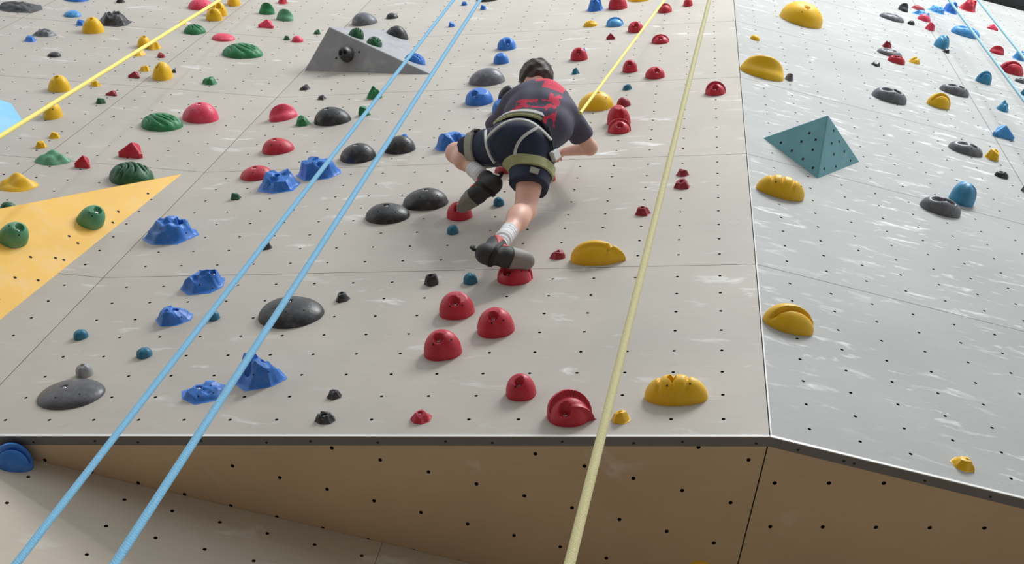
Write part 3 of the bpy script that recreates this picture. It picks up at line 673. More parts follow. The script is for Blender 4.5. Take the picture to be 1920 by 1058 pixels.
    ('red', 'jug', 'A', 2.5683, 5.8872, 0.0637, 0.0573, 0.0776, (0.1, -0.55), 0, 'red hold with pockets touching the climbing rope'),
    ('red', 'rim', 'A', 2.7762, 5.5298, 0.0674, 0.0607, 0.0601, (0.0, -0.55), 0, 'red crescent hold right of the climbing rope'),
    ('reddk', 'ridge', 'A', 2.3832, 5.6925, 0.0357, 0.0321, 0.0500, None, 0, 'small dark red pointed hold below the blue one'),
    ('bluel', 'chip', 'A', 2.1987, 5.3603, 0.0204, 0.0245, 0.0327, None, 0, 'sliver of blue behind the right side of a red pocketed hold'),
    ('red', 'jug', 'A', 2.1788, 5.1682, 0.0645, 0.0580, 0.0879, (0, -0.55), 0, 'red pocketed hold above a tiny blue chip, right of the head'),
    ('red', 'jug', 'A', 2.5807, 4.8007, 0.0557, 0.0501, 0.0821, (0, -0.55), 0, 'red hold with one deep hole just right of the climbing rope'),
    ('red', 'jug', 'A', 2.7666, 4.6322, 0.0695, 0.0625, 0.0714, (0.2, -0.55), 0, 'wide red hold right of the one with a deep hole'),
    ('teal', 'chip', 'A', 2.1840, 4.8028, 0.0311, 0.0311, 0.0453, None, 0, 'tiny blue chip right of the head of the climber'),
    ('teal', 'chip', 'A', 2.5830, 4.3717, 0.0331, 0.0331, 0.0377, None, 0, 'tiny blue chip above the big yellow dome'),
    ('yellow', 'dome', 'A', 2.3935, 4.0196, 0.1199, 0.1019, 0.1016, (0.1, -0.15), 0, 'big yellow dome where the climbing rope meets the climber'),
    ('reddk', 'dome', 'A', 2.5790, 4.0226, 0.0480, 0.0408, 0.0551, None, 0, 'small red hold above the stacked red pair'),
    ('red', 'jug', 'A', 2.5672, 3.6577, 0.0753, 0.0684, 0.1204, (0.2, -0.85), 0, 'upper red hold of the stacked pair right of the yellow dome'),
    ('red', 'rim', 'A', 2.5811, 3.5121, 0.0724, 0.0651, 0.0799, (0.1, -0.55), 0, 'lower red hold of the stacked pair right of the yellow dome'),
    ('red', 'rim', 'A', 3.1846, 4.2010, 0.0690, 0.0621, 0.0814, (0, -0.55), 0, 'red crescent hold by the right corner, right of the hanging rope'),
    ('reddk', 'chip', 'A', 2.9891, 2.7236, 0.0392, 0.0392, 0.0368, (0, -0.15), 0, 'small red hold right of the hanging rope, upper of two'),
    ('reddk', 'chip', 'A', 2.9860, 2.5389, 0.0472, 0.0472, 0.0441, (0, -0.15), 0, 'small red hold right of the hanging rope, lower of two'),
    ('reddk', 'chip', 'A', 2.7869, 2.1756, 0.0441, 0.0441, 0.0421, (0, -0.05), 0, 'small red hold alone left of the hanging rope'),
    ('reddk', 'chip', 'A', 2.3863, 1.6466, 0.0404, 0.0404, 0.0357, (0, -0.05), 0, 'small red knob left of the yellow lemon-like hold'),
    ('yellow', 'banana', 'A', 2.5779, 1.5976, 0.1249, 0.0687, 0.1060, None, 0, 'yellow lemon-like hold with a nub right of the climber foot'),
    ('yellow', 'loaf', 'A', 3.0012, 0.2899, 0.1248, 0.0687, 0.0980, (-0.12, -0.05), 0, 'yellow grooved loaf-shaped hold near the wall edge'),
    ('yellow', 'chip', 'A', 2.7908, 0.1258, 0.0365, 0.0365, 0.0449, (-0.1, -0.05), 0, 'small yellow knob beside the hanging yellow rope at the wall edge'),
    ('yellow', 'dome', 'B', 0.5150, 5.6259, 0.0399, 0.0339, 0.0344, None, 0, 'tiny yellow hold near the corner on the right wall'),
    ('yellow', 'fin', 'B', 0.4761, 4.7311, 0.1558, 0.1091, 0.1401, None, 0, 'yellow curved hold on the right wall beside the corner'),
    ('yellow', 'jug', 'B', 1.0095, 6.5793, 0.1791, 0.1612, 0.1596, (0, -0.45), 0, 'large bright yellow hold at the top of the right wall'),
    ('grey', 'chip', 'B', 0.6790, 4.7722, 0.0348, 0.0371, 0.0557, None, 0, 'small grey stub touching the yellow curved hold'),
    ('grey', 'oval', 'B', 2.0107, 7.5579, 0.1155, 0.0716, 0.0481, None, 0, 'grey flat oval below a small grey hold at top right'),
    ('black', 'fin', 'B', 2.2241, 8.0537, 0.0473, 0.0567, 0.0756, None, 0, 'small dark grey hold at top right left of the red and blue cluster'),
    ('reddk', 'chip', 'B', 2.4282, 8.2889, 0.0678, 0.0678, 0.0356, None, 0, 'dull red hold above the left blue hold of the cluster'),
    ('bluel', 'rock', 'B', 2.4094, 8.0741, 0.0956, 0.0813, 0.0448, None, 0, 'left blue hold of the top right cluster'),
    ('bluel', 'rock', 'B', 2.6371, 8.3908, 0.0915, 0.0778, 0.0689, None, 0, 'middle blue hold of the top right cluster'),
    ('blue', 'rock', 'B', 2.8145, 8.5587, 0.0749, 0.0899, 0.1199, None, 0, 'right blue hold of the cluster crossed by a thin rope'),
    ('red', 'rock', 'B', 3.0736, 8.8770, 0.0951, 0.0808, 0.1306, None, 0, 'red blocky hold at the picture top between the thin ropes'),
    ('pink', 'dome', 'B', 2.3878, 7.8670, 0.0622, 0.0528, 0.0572, None, 0, 'pink hold under the left blue hold of the cluster'),
    ('pink', 'chip', 'B', 2.3691, 7.5360, 0.0457, 0.0457, 0.0719, None, 0, 'pale pink hold hanging below the pink one'),
    ('black', 'dome', 'B', 2.1912, 7.5482, 0.0335, 0.0285, 0.0372, None, 0, 'tiny dark dome right of the grey flat oval'),
    ('bluel', 'oval', 'B', 2.7471, 7.6976, 0.1386, 0.0859, 0.0790, None, 0, 'pale blue flat wide hold crossed by a thin rope'),
    ('tealblue', 'bell', 'B', 2.3433, 6.9814, 0.0666, 0.0799, 0.1065, (0.3, -0.25), 0, 'teal blue tall rounded hold right of the pale pink one'),
    ('black', 'chip', 'B', 2.3497, 6.8180, 0.0310, 0.0310, 0.0390, None, 0, 'tiny dark chip at the foot of the tall teal blue hold'),
    ('pink', 'ridge', 'B', 3.1668, 8.2680, 0.0559, 0.0503, 0.0509, None, 0, 'small pink wedge right of the pale blue flat hold'),
    ('red', 'fin', 'B', 2.9403, 7.2935, 0.0658, 0.0461, 0.0706, None, 0, 'small red curved hold between the thin ropes'),
    ('bluel', 'rock', 'B', 3.1471, 7.2844, 0.0686, 0.0583, 0.0875, None, 0, 'blue hold cut by the right edge under a thin rope'),
    ('red', 'clam', 'B', 2.9044, 6.7096, 0.1041, 0.0677, 0.0998, None, 0, 'red split hold near the right edge'),
    ('reddk', 'rock', 'B', 1.7414, 6.4586, 0.0454, 0.0386, 0.0610, None, 0, 'dull red hold above a grey oval at mid right wall'),
    ('grey', 'oval', 'B', 1.7225, 6.2384, 0.1105, 0.0685, 0.0433, None, 0, 'grey oval between two red holds'),
    ('red', 'oval', 'B', 1.7410, 6.0439, 0.0722, 0.0448, 0.0532, (0, -0.15), 0, 'red eye-shaped hold under the grey oval'),
    ('black', 'chip', 'B', 1.5188, 5.7838, 0.0377, 0.0377, 0.0344, None, 0, 'small dark chip left of the red eye-shaped hold'),
    ('yellow', 'bone', 'B', 1.9221, 6.1852, 0.0474, 0.0380, 0.0490, None, 0, 'small yellow knobbly hold right of the red eye-shaped one'),
    ('tealblue', 'clam', 'B', 2.4979, 6.1266, 0.0635, 0.0413, 0.0966, None, 0, 'teal blue round hold left of the lower thin rope'),
    ('grey', 'oval', 'B', 2.9184, 6.4559, 0.0545, 0.0338, 0.0347, None, 0, 'small grey blue oval at the right edge'),
    ('teal', 'chip', 'B', 2.8321, 6.0705, 0.0354, 0.0367, 0.0566, None, 0, 'dark blue stub at the right edge'),
    ('grey', 'oval', 'B', 1.4538, 4.9288, 0.1329, 0.0824, 0.0799, (0.2, -0.05), 0, 'broad grey hold with a hole above the teal pyramid volume'),
    ('grey', 'oval', 'B', 2.1139, 5.5723, 0.1160, 0.0719, 0.0644, None, 0, 'long grey oval above the yellow clover-like hold'),
    ('yellow', 'clam', 'B', 1.8654, 5.0849, 0.0872, 0.0567, 0.1011, None, 0, 'yellow clover-like hold below the long grey oval'),
    ('tealblue', 'bone', 'B', 2.4667, 5.4389, 0.0461, 0.0553, 0.0738, None, 0, 'small blue double-lobed hold near the right edge'),
    ('bluel', 'ridge', 'B', 2.2591, 4.7309, 0.0816, 0.0734, 0.0861, None, 0, 'blue rounded wedge near the right edge'),
    ('yellow', 'loaf', 'B', 0.3405, 2.5177, 0.1375, 0.0756, 0.1032, None, 0, 'yellow ridged tapering hold below the teal pyramid volume'),
    ('grey', 'oval', 'B', 1.8346, 4.1507, 0.1194, 0.0741, 0.0603, (0.4, -0.25), 0, 'grey pocketed oval touching a small yellow hold'),
    ('yellow', 'chip', 'B', 2.0229, 4.1512, 0.0513, 0.0513, 0.0654, (0.2, -0.05), 0, 'small yellow hold right of the grey pocketed oval'),
    ('black', 'oval', 'B', 1.9937, 3.8085, 0.0472, 0.0293, 0.0358, None, 0, 'small black ring-topped hold below the small yellow one'),
    ('tealblue', 'ball', 'B', 1.5484, 3.1418, 0.0755, 0.0799, 0.1208, (0.5, -0.15), 0, 'teal blue dome behind the grey pocketed ring hold'),
    ('grey', 'oval', 'B', 1.3558, 2.8878, 0.1220, 0.0756, 0.0782, (0.1, -0.05), 0, 'grey ring hold with a slot in front of the teal blue dome'),
    ('grey', 'chip', 'B', 2.1034, 3.6344, 0.0300, 0.0300, 0.0428, None, 0, 'grey stub cut by the right edge'),
    ('yellow', 'clam', 'B', 0.1871, 0.9511, 0.1179, 0.0766, 0.1008, None, 0, 'yellow clam-like split hold low on the right wall'),
    ('yellow', 'chip', 'B', 0.7925, 0.1394, 0.0494, 0.0494, 0.0379, (0.2, -0.05), 0, 'small yellow knob close to the lower edge of the right wall'),
    ('blue', 'clam', 'E', -1.0177, -0.0571, 0.0823, 0.0535, 0.1027, None, 0, 'blue split hold on the lower wall at the left edge'),
    ('yellow', 'dome', 'R', 3.0782, -0.7537, 0.0481, 0.0409, 0.0192, None, 0, 'yellow hold on the shaded underside at the picture bottom'),
    ('reddk', 'jug', 'A', 1.9369, 2.8706, 0.0574, 0.0517, 0.0394, None, 0, 'sliver of a red hold between the shorts and the left shoe'),
]
for i, r in enumerate(HOLDS): make_hold(i, *r)

# ------------------------------------------------------------------ ropes
def rope_mat(name, c0, c1):
    m = bpy.data.materials.new(name); m.use_nodes = True
    nt = m.node_tree; p = nt.nodes['Principled BSDF']; p.inputs['Roughness'].default_value = .75
    tc = nt.nodes.new('ShaderNodeTexCoord'); w = nt.nodes.new('ShaderNodeTexWave'); w.wave_type = 'BANDS'; w.bands_direction = 'DIAGONAL'
    w.inputs['Scale'].default_value = 150; w.inputs['Distortion'].default_value = 6; w.inputs['Detail Scale'].default_value = 3
    mx = nt.nodes.new('ShaderNodeMix'); mx.data_type = 'RGBA'; mx.inputs[6].default_value = c0; mx.inputs[7].default_value = c1
    nt.links.new(tc.outputs['Object'], w.inputs['Vector']); nt.links.new(w.outputs['Fac'], mx.inputs[0]); nt.links.new(mx.outputs[2], p.inputs['Base Color'])
    b = nt.nodes.new('ShaderNodeBump'); b.inputs['Strength'].default_value = .12; b.inputs['Distance'].default_value = .001
    nt.links.new(w.outputs['Fac'], b.inputs['Height']); nt.links.new(b.outputs[0], p.inputs['Normal'])
    return m
def tube(name, pts, r, m, parent=None, mw=None, n=10, taper=None):
    pts = [Vector(p) for p in pts]; V = []; F = []
    up = Vector((0, 0, 1)); prev = None
    for i, p in enumerate(pts):
        t = (pts[min(i + 1, len(pts) - 1)] - pts[max(i - 1, 0)]).normalized()
        if prev is None:
            a = t.orthogonal().normalized()
        else:
            a = (prev - t * prev.dot(t)).normalized()
        prev = a; b = t.cross(a)
        rr = r if taper is None else taper[i]
        V += [p + (a * math.cos(2 * math.pi * k / n) + b * math.sin(2 * math.pi * k / n)) * rr for k in range(n)]
    for i in range(len(pts) - 1):
        F += [[i * n + k, i * n + (k + 1) % n, (i + 1) * n + (k + 1) % n, (i + 1) * n + k] for k in range(n)]
    F += [list(range(n))[::-1], [(len(pts) - 1) * n + k for k in range(n)]]
    return link(name, mesh(name, V, F), m, parent, mw, 60)
BLUE_R = rope_mat('rope_blue', srgb(112, 186, 232), srgb(150, 208, 240))
YEL_R = rope_mat('rope_yellow', srgb(246, 224, 96), srgb(252, 238, 150))
CREAM_R = rope_mat('rope_cream', srgb(196, 188, 132), srgb(226, 219, 168))
GREY_R = rope_mat('rope_greyblue', srgb(110, 160, 176), srgb(160, 196, 206))
ROPES = [
    ('A', (2.2015, 9.3783, 1.4380), (2.2547, -3.8413, 1.6780), 0.0057, 'blue', 'left of the two long blue ropes crossing the wall'),
    ('A', (2.3632, 10.7068, 1.6320), (2.5386, -3.8623, 1.8520), 0.0052, 'blue', 'right of the two long blue ropes crossing the wall'),
    ('A', (3.6675, 9.7075, 1.2400), (2.9447, -3.8510, 1.7560), 0.0068, 'cream', 'pale cream rope hanging from top to bottom right of the climber'),
    ('A', (3.2191, 9.3430, 0.0700), (2.4628, 2.3970, 0.5000), 0.0085, 'yellow', 'yellow climbing rope running up from the climber'),
    ('A', (-0.9125, 8.9161, 0.3150), (0.2241, -2.7612, 1.2000), 0.0115, 'yellow', 'bright yellow rope slanting across the upper left corner'),
    ('B', (2.5466, 8.4236, 0.2500), (1.8648, -4.6342, 0.2500), 0.0110, 'grey', 'left of the two thin blue grey ropes at upper right'),
    ('B', (2.9163, 8.5895, 0.2500), (2.0446, -5.3007, 0.2500), 0.0110, 'grey', 'right of the two thin blue grey ropes at upper right'),
]
RM = dict(blue=BLUE_R, yellow=YEL_R, cream=CREAM_R, grey=GREY_R)
for fr, p, q, r, c, label in ROPES:
    mid = (Vector(p) + Vector(q)) / 2
    P = [Vector(p).lerp(Vector(q), t / 24) - mid for t in range(25)]
    o = tube('climbing_rope', P, r, RM[c], None, fmat(fr, *mid)); tag(o, label, 'rope')

# ------------------------------------------------------------------ the climber (coordinates of frame A: right, up the wall, away from the wall)
J = {k: np.array(v) for k, v in {
    'pelvis': (2.1430, 2.2059, 0.4000),
    'hipL': (2.0603, 2.2692, 0.3800),
    'hipR': (2.2284, 2.2133, 0.3700),
    'waist': (2.1985, 2.3464, 0.4500),
    'chest': (2.2272, 2.4804, 0.5000),
    'neck': (2.2054, 2.6452, 0.5450),
    'head': (2.1761, 2.8025, 0.5650),
    'shL': (2.0741, 2.5643, 0.5000),
    'shR': (2.3729, 2.4763, 0.4800),
    'elL': (1.9000, 2.6200, 0.2800),
    'haL': (1.9850, 2.8300, 0.0900),
    'elR': (2.4838, 2.5780, 0.2350),
    'wrR': (2.3245, 2.7901, 0.1400),
    'haR': (2.2770, 2.8329, 0.1115),
    'kneeR': (2.1945, 1.9049, 0.1450),
    'ankR': (2.1440, 1.5093, 0.1700),
    'heelR': (2.0786, 1.3329, 0.1700),
    'toeR': (2.2543, 1.4219, 0.0900),
    'kneeL': (1.7426, 2.4733, 0.2700),
    'ankL': (1.9254, 2.1742, 0.2500),
    'heelL': (2.0095, 2.0864, 0.2300),
    'toeL': (1.8179, 2.1017, 0.1100),
    'wrL': (1.9600, 2.7800, 0.1200),
}.items()}
class SDF:
    def __init__(s, lo, hi, h):
        s.lo = np.array(lo); s.h = h
        s.n = np.ceil((np.array(hi) - s.lo) / h).astype(int) + 1
        s.ax = [(s.lo[i] + h * np.arange(s.n[i])).astype(np.float32) for i in range(3)]
    def grid(s): return np.meshgrid(*s.ax, indexing='ij', sparse=True)
def cone(P, a, b, ra, rb):
    x, y, z = P; d = b - a; L2 = float(d @ d) + 1e-12
    t = np.clip(((x - a[0]) * d[0] + (y - a[1]) * d[1] + (z - a[2]) * d[2]) / L2, 0, 1)
    return np.sqrt((x - a[0] - t * d[0]) ** 2 + (y - a[1] - t * d[1]) ** 2 + (z - a[2] - t * d[2]) ** 2) - (ra + t * (rb - ra))
def ell(P, c, r, ax=None):
    x, y, z = P[0] - c[0], P[1] - c[1], P[2] - c[2]
    if ax is not None: x, y, z = [x * ax[i][0] + y * ax[i][1] + z * ax[i][2] for i in range(3)]
    k0 = np.sqrt((x / r[0]) ** 2 + (y / r[1]) ** 2 + (z / r[2]) ** 2); k1 = np.sqrt((x / r[0] ** 2) ** 2 + (y / r[1] ** 2) ** 2 + (z / r[2] ** 2) ** 2) + 1e-9
    return k0 * (k0 - 1) / k1
def su(a, b, k):
    h = np.clip(.5 + .5 * (b - a) / k, 0, 1); return b + (a - b) * h - k * h * (1 - h)
def nets(F, lo, h):
    S = F < 0
    nx, ny, nz = [d - 1 for d in F.shape]
    cnt = np.zeros((nx, ny, nz), np.int8)
    off = [(i, j, k) for i in (0, 1) for j in (0, 1) for k in (0, 1)]
    for i, j, k in off: cnt += S[i:i + nx, j:j + ny, k:k + nz]
    act = (cnt > 0) & (cnt < 8)
    I = np.argwhere(act)
    idx = -np.ones((nx, ny, nz), np.int64); idx[act] = np.arange(len(I))
    acc = np.zeros((len(I), 3)); num = np.zeros(len(I))
    for o in off:
        for ax in range(3):
            if o[ax]: continue
            o2 = list(o); o2[ax] = 1
            fa = F[I[:, 0] + o[0], I[:, 1] + o[1], I[:, 2] + o[2]]; fb = F[I[:, 0] + o2[0], I[:, 1] + o2[1], I[:, 2] + o2[2]]
            m = (fa < 0) != (fb < 0)
            t = np.where(m, fa / np.where(m, fa - fb, 1), 0)
            p = np.array(o, float)[None].repeat(len(I), 0); p[:, ax] += t
            acc += p * m[:, None]; num += m
    V = lo + h * (I + acc / num[:, None])
    Q = []
    for ax in range(3):
        b, c = [(1, 2), (2, 0), (0, 1)][ax]
        sl0 = [slice(1, -1)] * 3; sl1 = [slice(1, -1)] * 3; sl0[ax] = slice(0, -1); sl1[ax] = slice(1, None)
        s0 = S[tuple(sl0)]; s1 = S[tuple(sl1)]
        for flip, msk in ((0, s0 & ~s1), (1, ~s0 & s1)):
            E = np.argwhere(msk); 
            if not len(E): continue
            for d in range(3):
                if d != ax: E[:, d] += 1
            def cell(db, dc):
                G = E.copy(); G[:, b] -= db; G[:, c] -= dc; return idx[G[:, 0], G[:, 1], G[:, 2]]
            q = np.stack([cell(1, 1), cell(0, 1), cell(0, 0), cell(1, 0)], 1)
            Q.append(q[:, ::-1] if flip else q)
    return V, np.concatenate(Q)
def sdf_mesh(name, fun, lo, hi, h, m, parent, smooth=180, fn=None):
    g = SDF(lo, hi, h); F = fun(g.grid()).astype(np.float32)
    V, Q = nets(F, g.lo, h)
    me = bpy.data.meshes.new(name); me.vertices.add(len(V)); me.vertices.foreach_set('co', (V - PC).astype(np.float32).ravel())
    me.loops.add(len(Q) * 4); me.loops.foreach_set('vertex_index', Q.ravel().astype(np.int32))
    me.polygons.add(len(Q)); me.polygons.foreach_set('loop_start', np.arange(0, len(Q) * 4, 4, dtype=np.int32)); me.polygons.foreach_set('loop_total', np.full(len(Q), 4, np.int32))
    me.update(calc_edges=True); me.validate()
    o = link(name, me, m, parent, None, smooth)
    return o
PC = J['pelvis'].copy(); PC[2] = 0
person = empty('person', fmat('A', *PC))
tag(person, 'child climber in dark red-patterned T-shirt and shorts hugging the wall', 'person')
nrm = lambda v: v / np.linalg.norm(v)
def lp(a, b, t): return J[a] + (J[b] - J[a]) * t
SPINE = nrm(J['neck'] - J['pelvis']); SIDE = nrm(J['shR'] - J['shL']); SIDE = nrm(SIDE - SPINE * (SIDE @ SPINE)); FRONT = np.cross(SIDE, SPINE)
HIPS = nrm(J['hipR'] - J['hipL']); HIPS = nrm(HIPS - SPINE * (HIPS @ SPINE)); HFR = np.cross(HIPS, SPINE)
AXC = [SIDE, SPINE, FRONT]; AXH = [HIPS, SPINE, HFR]
def d_torso(P):
    d = ell(P, J['chest'], (.165, .17, .115), AXC)
    d = su(d, ell(P, lp('chest', 'neck', .55), (.15, .085, .085), AXC), .06)
    d = su(d, ell(P, J['waist'], (.138, .16, .105), AXH), .07)
    d = su(d, ell(P, J['pelvis'], (.155, .125, .125), AXH), .06)
    return d
def d_leg(P, s):
    d = cone(P, J['hip' + s], J['knee' + s], .088, .056)
    return su(d, ell(P, J['hip' + s] - FRONT * -.02, (.09, .09, .09)), .05)
def d_shank(P, s):
    k, a = J['knee' + s], J['ank' + s]
    d = cone(P, k, a, .054, .036)
    calf = k + (a - k) * .32 + np.array([0, 0, .018])
    return su(d, ell(P, calf, (.056, .09, .056), None), .04)
def d_arm(P, s):
    d = cone(P, J['sh' + s], J['el' + s], .052, .04)
    return su(d, cone(P, J['el' + s], J['wr' + s], .041, .027), .02)
HEADX = nrm(np.array([-.35, .25, -.9])); HUP = nrm(nrm(J['head'] - J['neck']) * .6 + SPINE * .4); HUP = nrm(HUP - HEADX * (HUP @ HEADX)); HS = np.cross(HEADX, HUP)
HC_ = J['head']
def hp(x, y, z): return HC_ + HEADX * x + HUP * y + HS * z
def d_head(P):
    AX = [HEADX, HUP, HS]
    d = ell(P, HC_ + HUP * .02 - HEADX * .008, (.098, .098, .084), AX)
    d = su(d, ell(P, hp(.03, -.05, 0), (.062, .066, .055), AX), .04)
    d = su(d, cone(P, hp(.088, -.005, 0), hp(.102, -.03, 0), .009, .013), .015)      # nose
    for z in (-1, 1):
        d = su(d, ell(P, hp(-.012, -.012, .076 * z), (.022, .032, .01), AX), .008)       # ears
        d = np.maximum(d, -ell(P, hp(.094, .004, .03 * z), (.016, .011, .016), AX))   # eye sockets
    d = su(d, cone(P, hp(.086, -.062, -.02), hp(.086, -.062, .02), .007, .007), .01)   # lips
    d = su(d, cone(P, J['neck'] - SPINE * .03, HC_ - HUP * .04 - HEADX * .02, .05, .048), .03)
    return d
def fingers(s):
    w, hnd = J['wr' + s], J['ha' + s]
    d = nrm(hnd - w); nn = np.array([0, 0, 1.]); side = nrm(np.cross(d, nn)); nn = np.cross(side, d)
    L = []
    palm0, palm1 = w + d * .015, w + d * .075
    L.append((palm0, palm1, .022, .024))
    for q, (o, l) in enumerate(((-.027, .058), (-.009, .066), (.009, .062), (.026, .048))):
        b = palm1 + side * o; m_ = b + d * l * .5 - nn * .012; e_ = b + d * l * .72 - nn * .04
        L += [(palm0 + side * o * .6, b, .011, .0095), (b, m_, .0095, .0085), (m_, e_, .0085, .0075)]
    t0 = w + d * .03 - side * .022; t1 = t0 + d * .03 - side * .03 - nn * .01; t2 = t1 + d * .025 - nn * .015
    L += [(t0, t1, .012, .0105), (t1, t2, .0105, .009)]
    return L
def d_hand(P, s):
    d = None
    for a, b, ra, rb in fingers(s):
        c = cone(P, a, b, ra, rb); d = c if d is None else su(d, c, .006)
    return d
def d_foot(P, s, g=0.0):
    g = g - .004
    h_, t_, a_ = J['heel' + s], J['toe' + s], J['ank' + s]
    d = cone(P, h_, t_, .036 + g, .026 + g)
    d = su(d, cone(P, lp('heel' + s, 'toe' + s, .45), t_, .038 + g, .03 + g), .02)
    return su(d, cone(P, lp('heel' + s, 'toe' + s, .15), a_, .036 + g, .034 + g), .02)
def body(P):
    d = d_torso(P)
    for s in 'LR':
        d = su(d, d_leg(P, s), .04); d = su(d, d_shank(P, s), .025); d = su(d, d_arm(P, s), .04); d = su(d, d_hand(P, s), .008); d = su(d, d_foot(P, s, -.008), .015)
    return su(d, d_head(P), .02)
def bounds(pts, pad):
    A_ = np.array(pts); return A_.min(0) - pad, A_.max(0) + pad
allp = list(J.values())
lo, hi = bounds(allp, .14); lo[2] = .0
SKIN = mat('skin', srgb(226, 176, 158), .5, var=.05, vscale=12)
SKIN.node_tree.nodes['Principled BSDF'].inputs['Subsurface Weight'].default_value = .15
SKIN.node_tree.nodes['Principled BSDF'].inputs['Subsurface Radius'].default_value = (.02, .008, .005)
sdf_mesh('body', body, lo, hi, .0065, SKIN, person)
# hair: short, dark brown, cut back at the neck
def hair(P):
    AX = [HEADX, HUP, HS]
    d = ell(P, HC_ + HUP * .024 - HEADX * .012, (.108, .106, .096), AX)
    x, y, z = P
    rel = lambda v, o: (x - HC_[0]) * v[0] + (y - HC_[1]) * v[1] + (z - HC_[2]) * v[2] - o
    cut = np.maximum(rel(HEADX, .055), -(rel(HUP, -.08) + .6 * np.minimum(rel(HEADX, 0), 0) * -0.4))
    n = .003 * np.sin(95 * x + 40 * y) * np.sin(80 * z + 30 * y) + .003 * np.sin(50 * x - 30 * z + 3 * np.sin(40 * y))
    return np.maximum(d + n, cut)
sdf_mesh('hair', hair, HC_ - .15, HC_ + .15, .004, mat('hair_dark_brown', srgb(64, 52, 46), .6, var=.3, vscale=60, bump=.5, bscale=120), person)
for z in (-1, 1):
    bm = bmesh.new(); bmesh.ops.create_uvsphere(bm, u_segments=12, v_segments=8, radius=.011); me = bpy.data.meshes.new('eye'); bm.to_mesh(me); bm.free()
    link('eye', me, mat('eye_white', (.8, .8, .78, 1), .2), person, None, 180).location = hp(.084, .004, .03 * z) - PC
# T-shirt
def wr(P, amp, f):
    x, y, z = P
    return amp * (np.sin(f * (x * .8 + y * .5 + z * .6) + 2.2 * np.sin(f * .4 * (y - x))) + .6 * np.sin(f * 1.7 * (y * .7 - z * .5 + x * .2)))
WB = lp('pelvis', 'waist', .60)
def shirt(P):
    x, y, z = P
    d = su(d_torso(P) - .018, ell(P, lp('waist', 'chest', .22) + SIDE * .085, (.14, .20, .125), AXC), .05)
    for s in 'LR':
        q = lp('sh' + s, 'el' + s, .66)
        ax = nrm(J['el' + s] - J['sh' + s])
        sl = cone(P, J['sh' + s], q, .066, .074)
        sl = np.maximum(sl, (x - q[0]) * ax[0] + (y - q[1]) * ax[1] + (z - q[2]) * ax[2])
        d = su(d, sl, .05)
    d = d + wr(P, .0035, 34)
    sd = (x - WB[0]) * SIDE[0] + (y - WB[1]) * SIDE[1] + (z - WB[2]) * SIDE[2]
    hem = -((x - WB[0]) * SPINE[0] + (y - WB[1]) * SPINE[1] + (z - WB[2]) * SPINE[2]) - .9 * np.maximum(sd - .08, 0)
    nk = J['neck'] + SPINE * .06
    neck = (x - nk[0]) * SPINE[0] + (y - nk[1]) * SPINE[1] + (z - nk[2]) * SPINE[2]
    return np.maximum(np.maximum(d, hem), neck)
lo2, hi2 = bounds([J[k] for k in ('pelvis', 'waist', 'chest', 'neck', 'shL', 'shR', 'elL', 'elR')], .2); lo2[2] = max(lo2[2], .02)
def shirt_mat():
    m = bpy.data.materials.new('shirt_print'); m.use_nodes = True; nt = m.node_tree; N = nt.nodes; L = nt.links
    p = N['Principled BSDF']; p.inputs['Roughness'].default_value = .8
    tc = N.new('ShaderNodeTexCoord')
    def dotc(v, o):
        vm = N.new('ShaderNodeVectorMath'); vm.operation = 'DOT_PRODUCT'; vm.inputs[1].default_value = tuple(map(float, v)); L.new(tc.outputs['Object'], vm.inputs[0])
        a = N.new('ShaderNodeMath'); a.operation = 'SUBTRACT'; L.new(vm.outputs['Value'], a.inputs[0]); a.inputs[1].default_value = float(o); return a.outputs[0]
    def M(op, a, b):
        n = N.new('ShaderNodeMath'); n.operation = op
        for i, v in ((0, a), (1, b)):
            if isinstance(v, (int, float)): n.inputs[i].default_value = v
            else: L.new(v, n.inputs[i])
        return n.outputs[0]
    cc = J['chest'] - PC
    sx = dotc(SIDE, cc @ SIDE); sy = dotc(SPINE, cc @ SPINE)
    nz = N.new('ShaderNodeTexNoise'); nz.inputs['Scale'].default_value = 22; nz.inputs['Detail'].default_value = 3; L.new(tc.outputs['Object'], nz.inputs['Vector'])
    def rect(x0, x1, y0, y1):
        return M('MULTIPLY', M('MULTIPLY', M('GREATER_THAN', sx, x0), M('LESS_THAN', sx, x1)), M('MULTIPLY', M('GREATER_THAN', sy, y0), M('LESS_THAN', sy, y1)))
    blk = M('GREATER_THAN', nz.outputs['Fac'], .47)
    red = M('MAXIMUM', rect(-.03, .13, .105, .145), rect(.03, .14, .03, .15))
    spk = M('MULTIPLY', M('MAXIMUM', rect(-.06, .12, .155, .23), M('MAXIMUM', rect(.09, .15, -.24, -.0), rect(-.12, .1, -.15, -.085))), blk)
    fac = M('MAXIMUM', red, spk)
    mx = N.new('ShaderNodeMix'); mx.data_type = 'RGBA'; L.new(fac, mx.inputs[0]); mx.inputs[6].default_value = srgb(76, 74, 92); mx.inputs[7].default_value = srgb(216, 52, 84)
    L.new(mx.outputs[2], p.inputs['Base Color'])
    return m
sdf_mesh('shirt', shirt, lo2, hi2, .006, shirt_mat(), person)
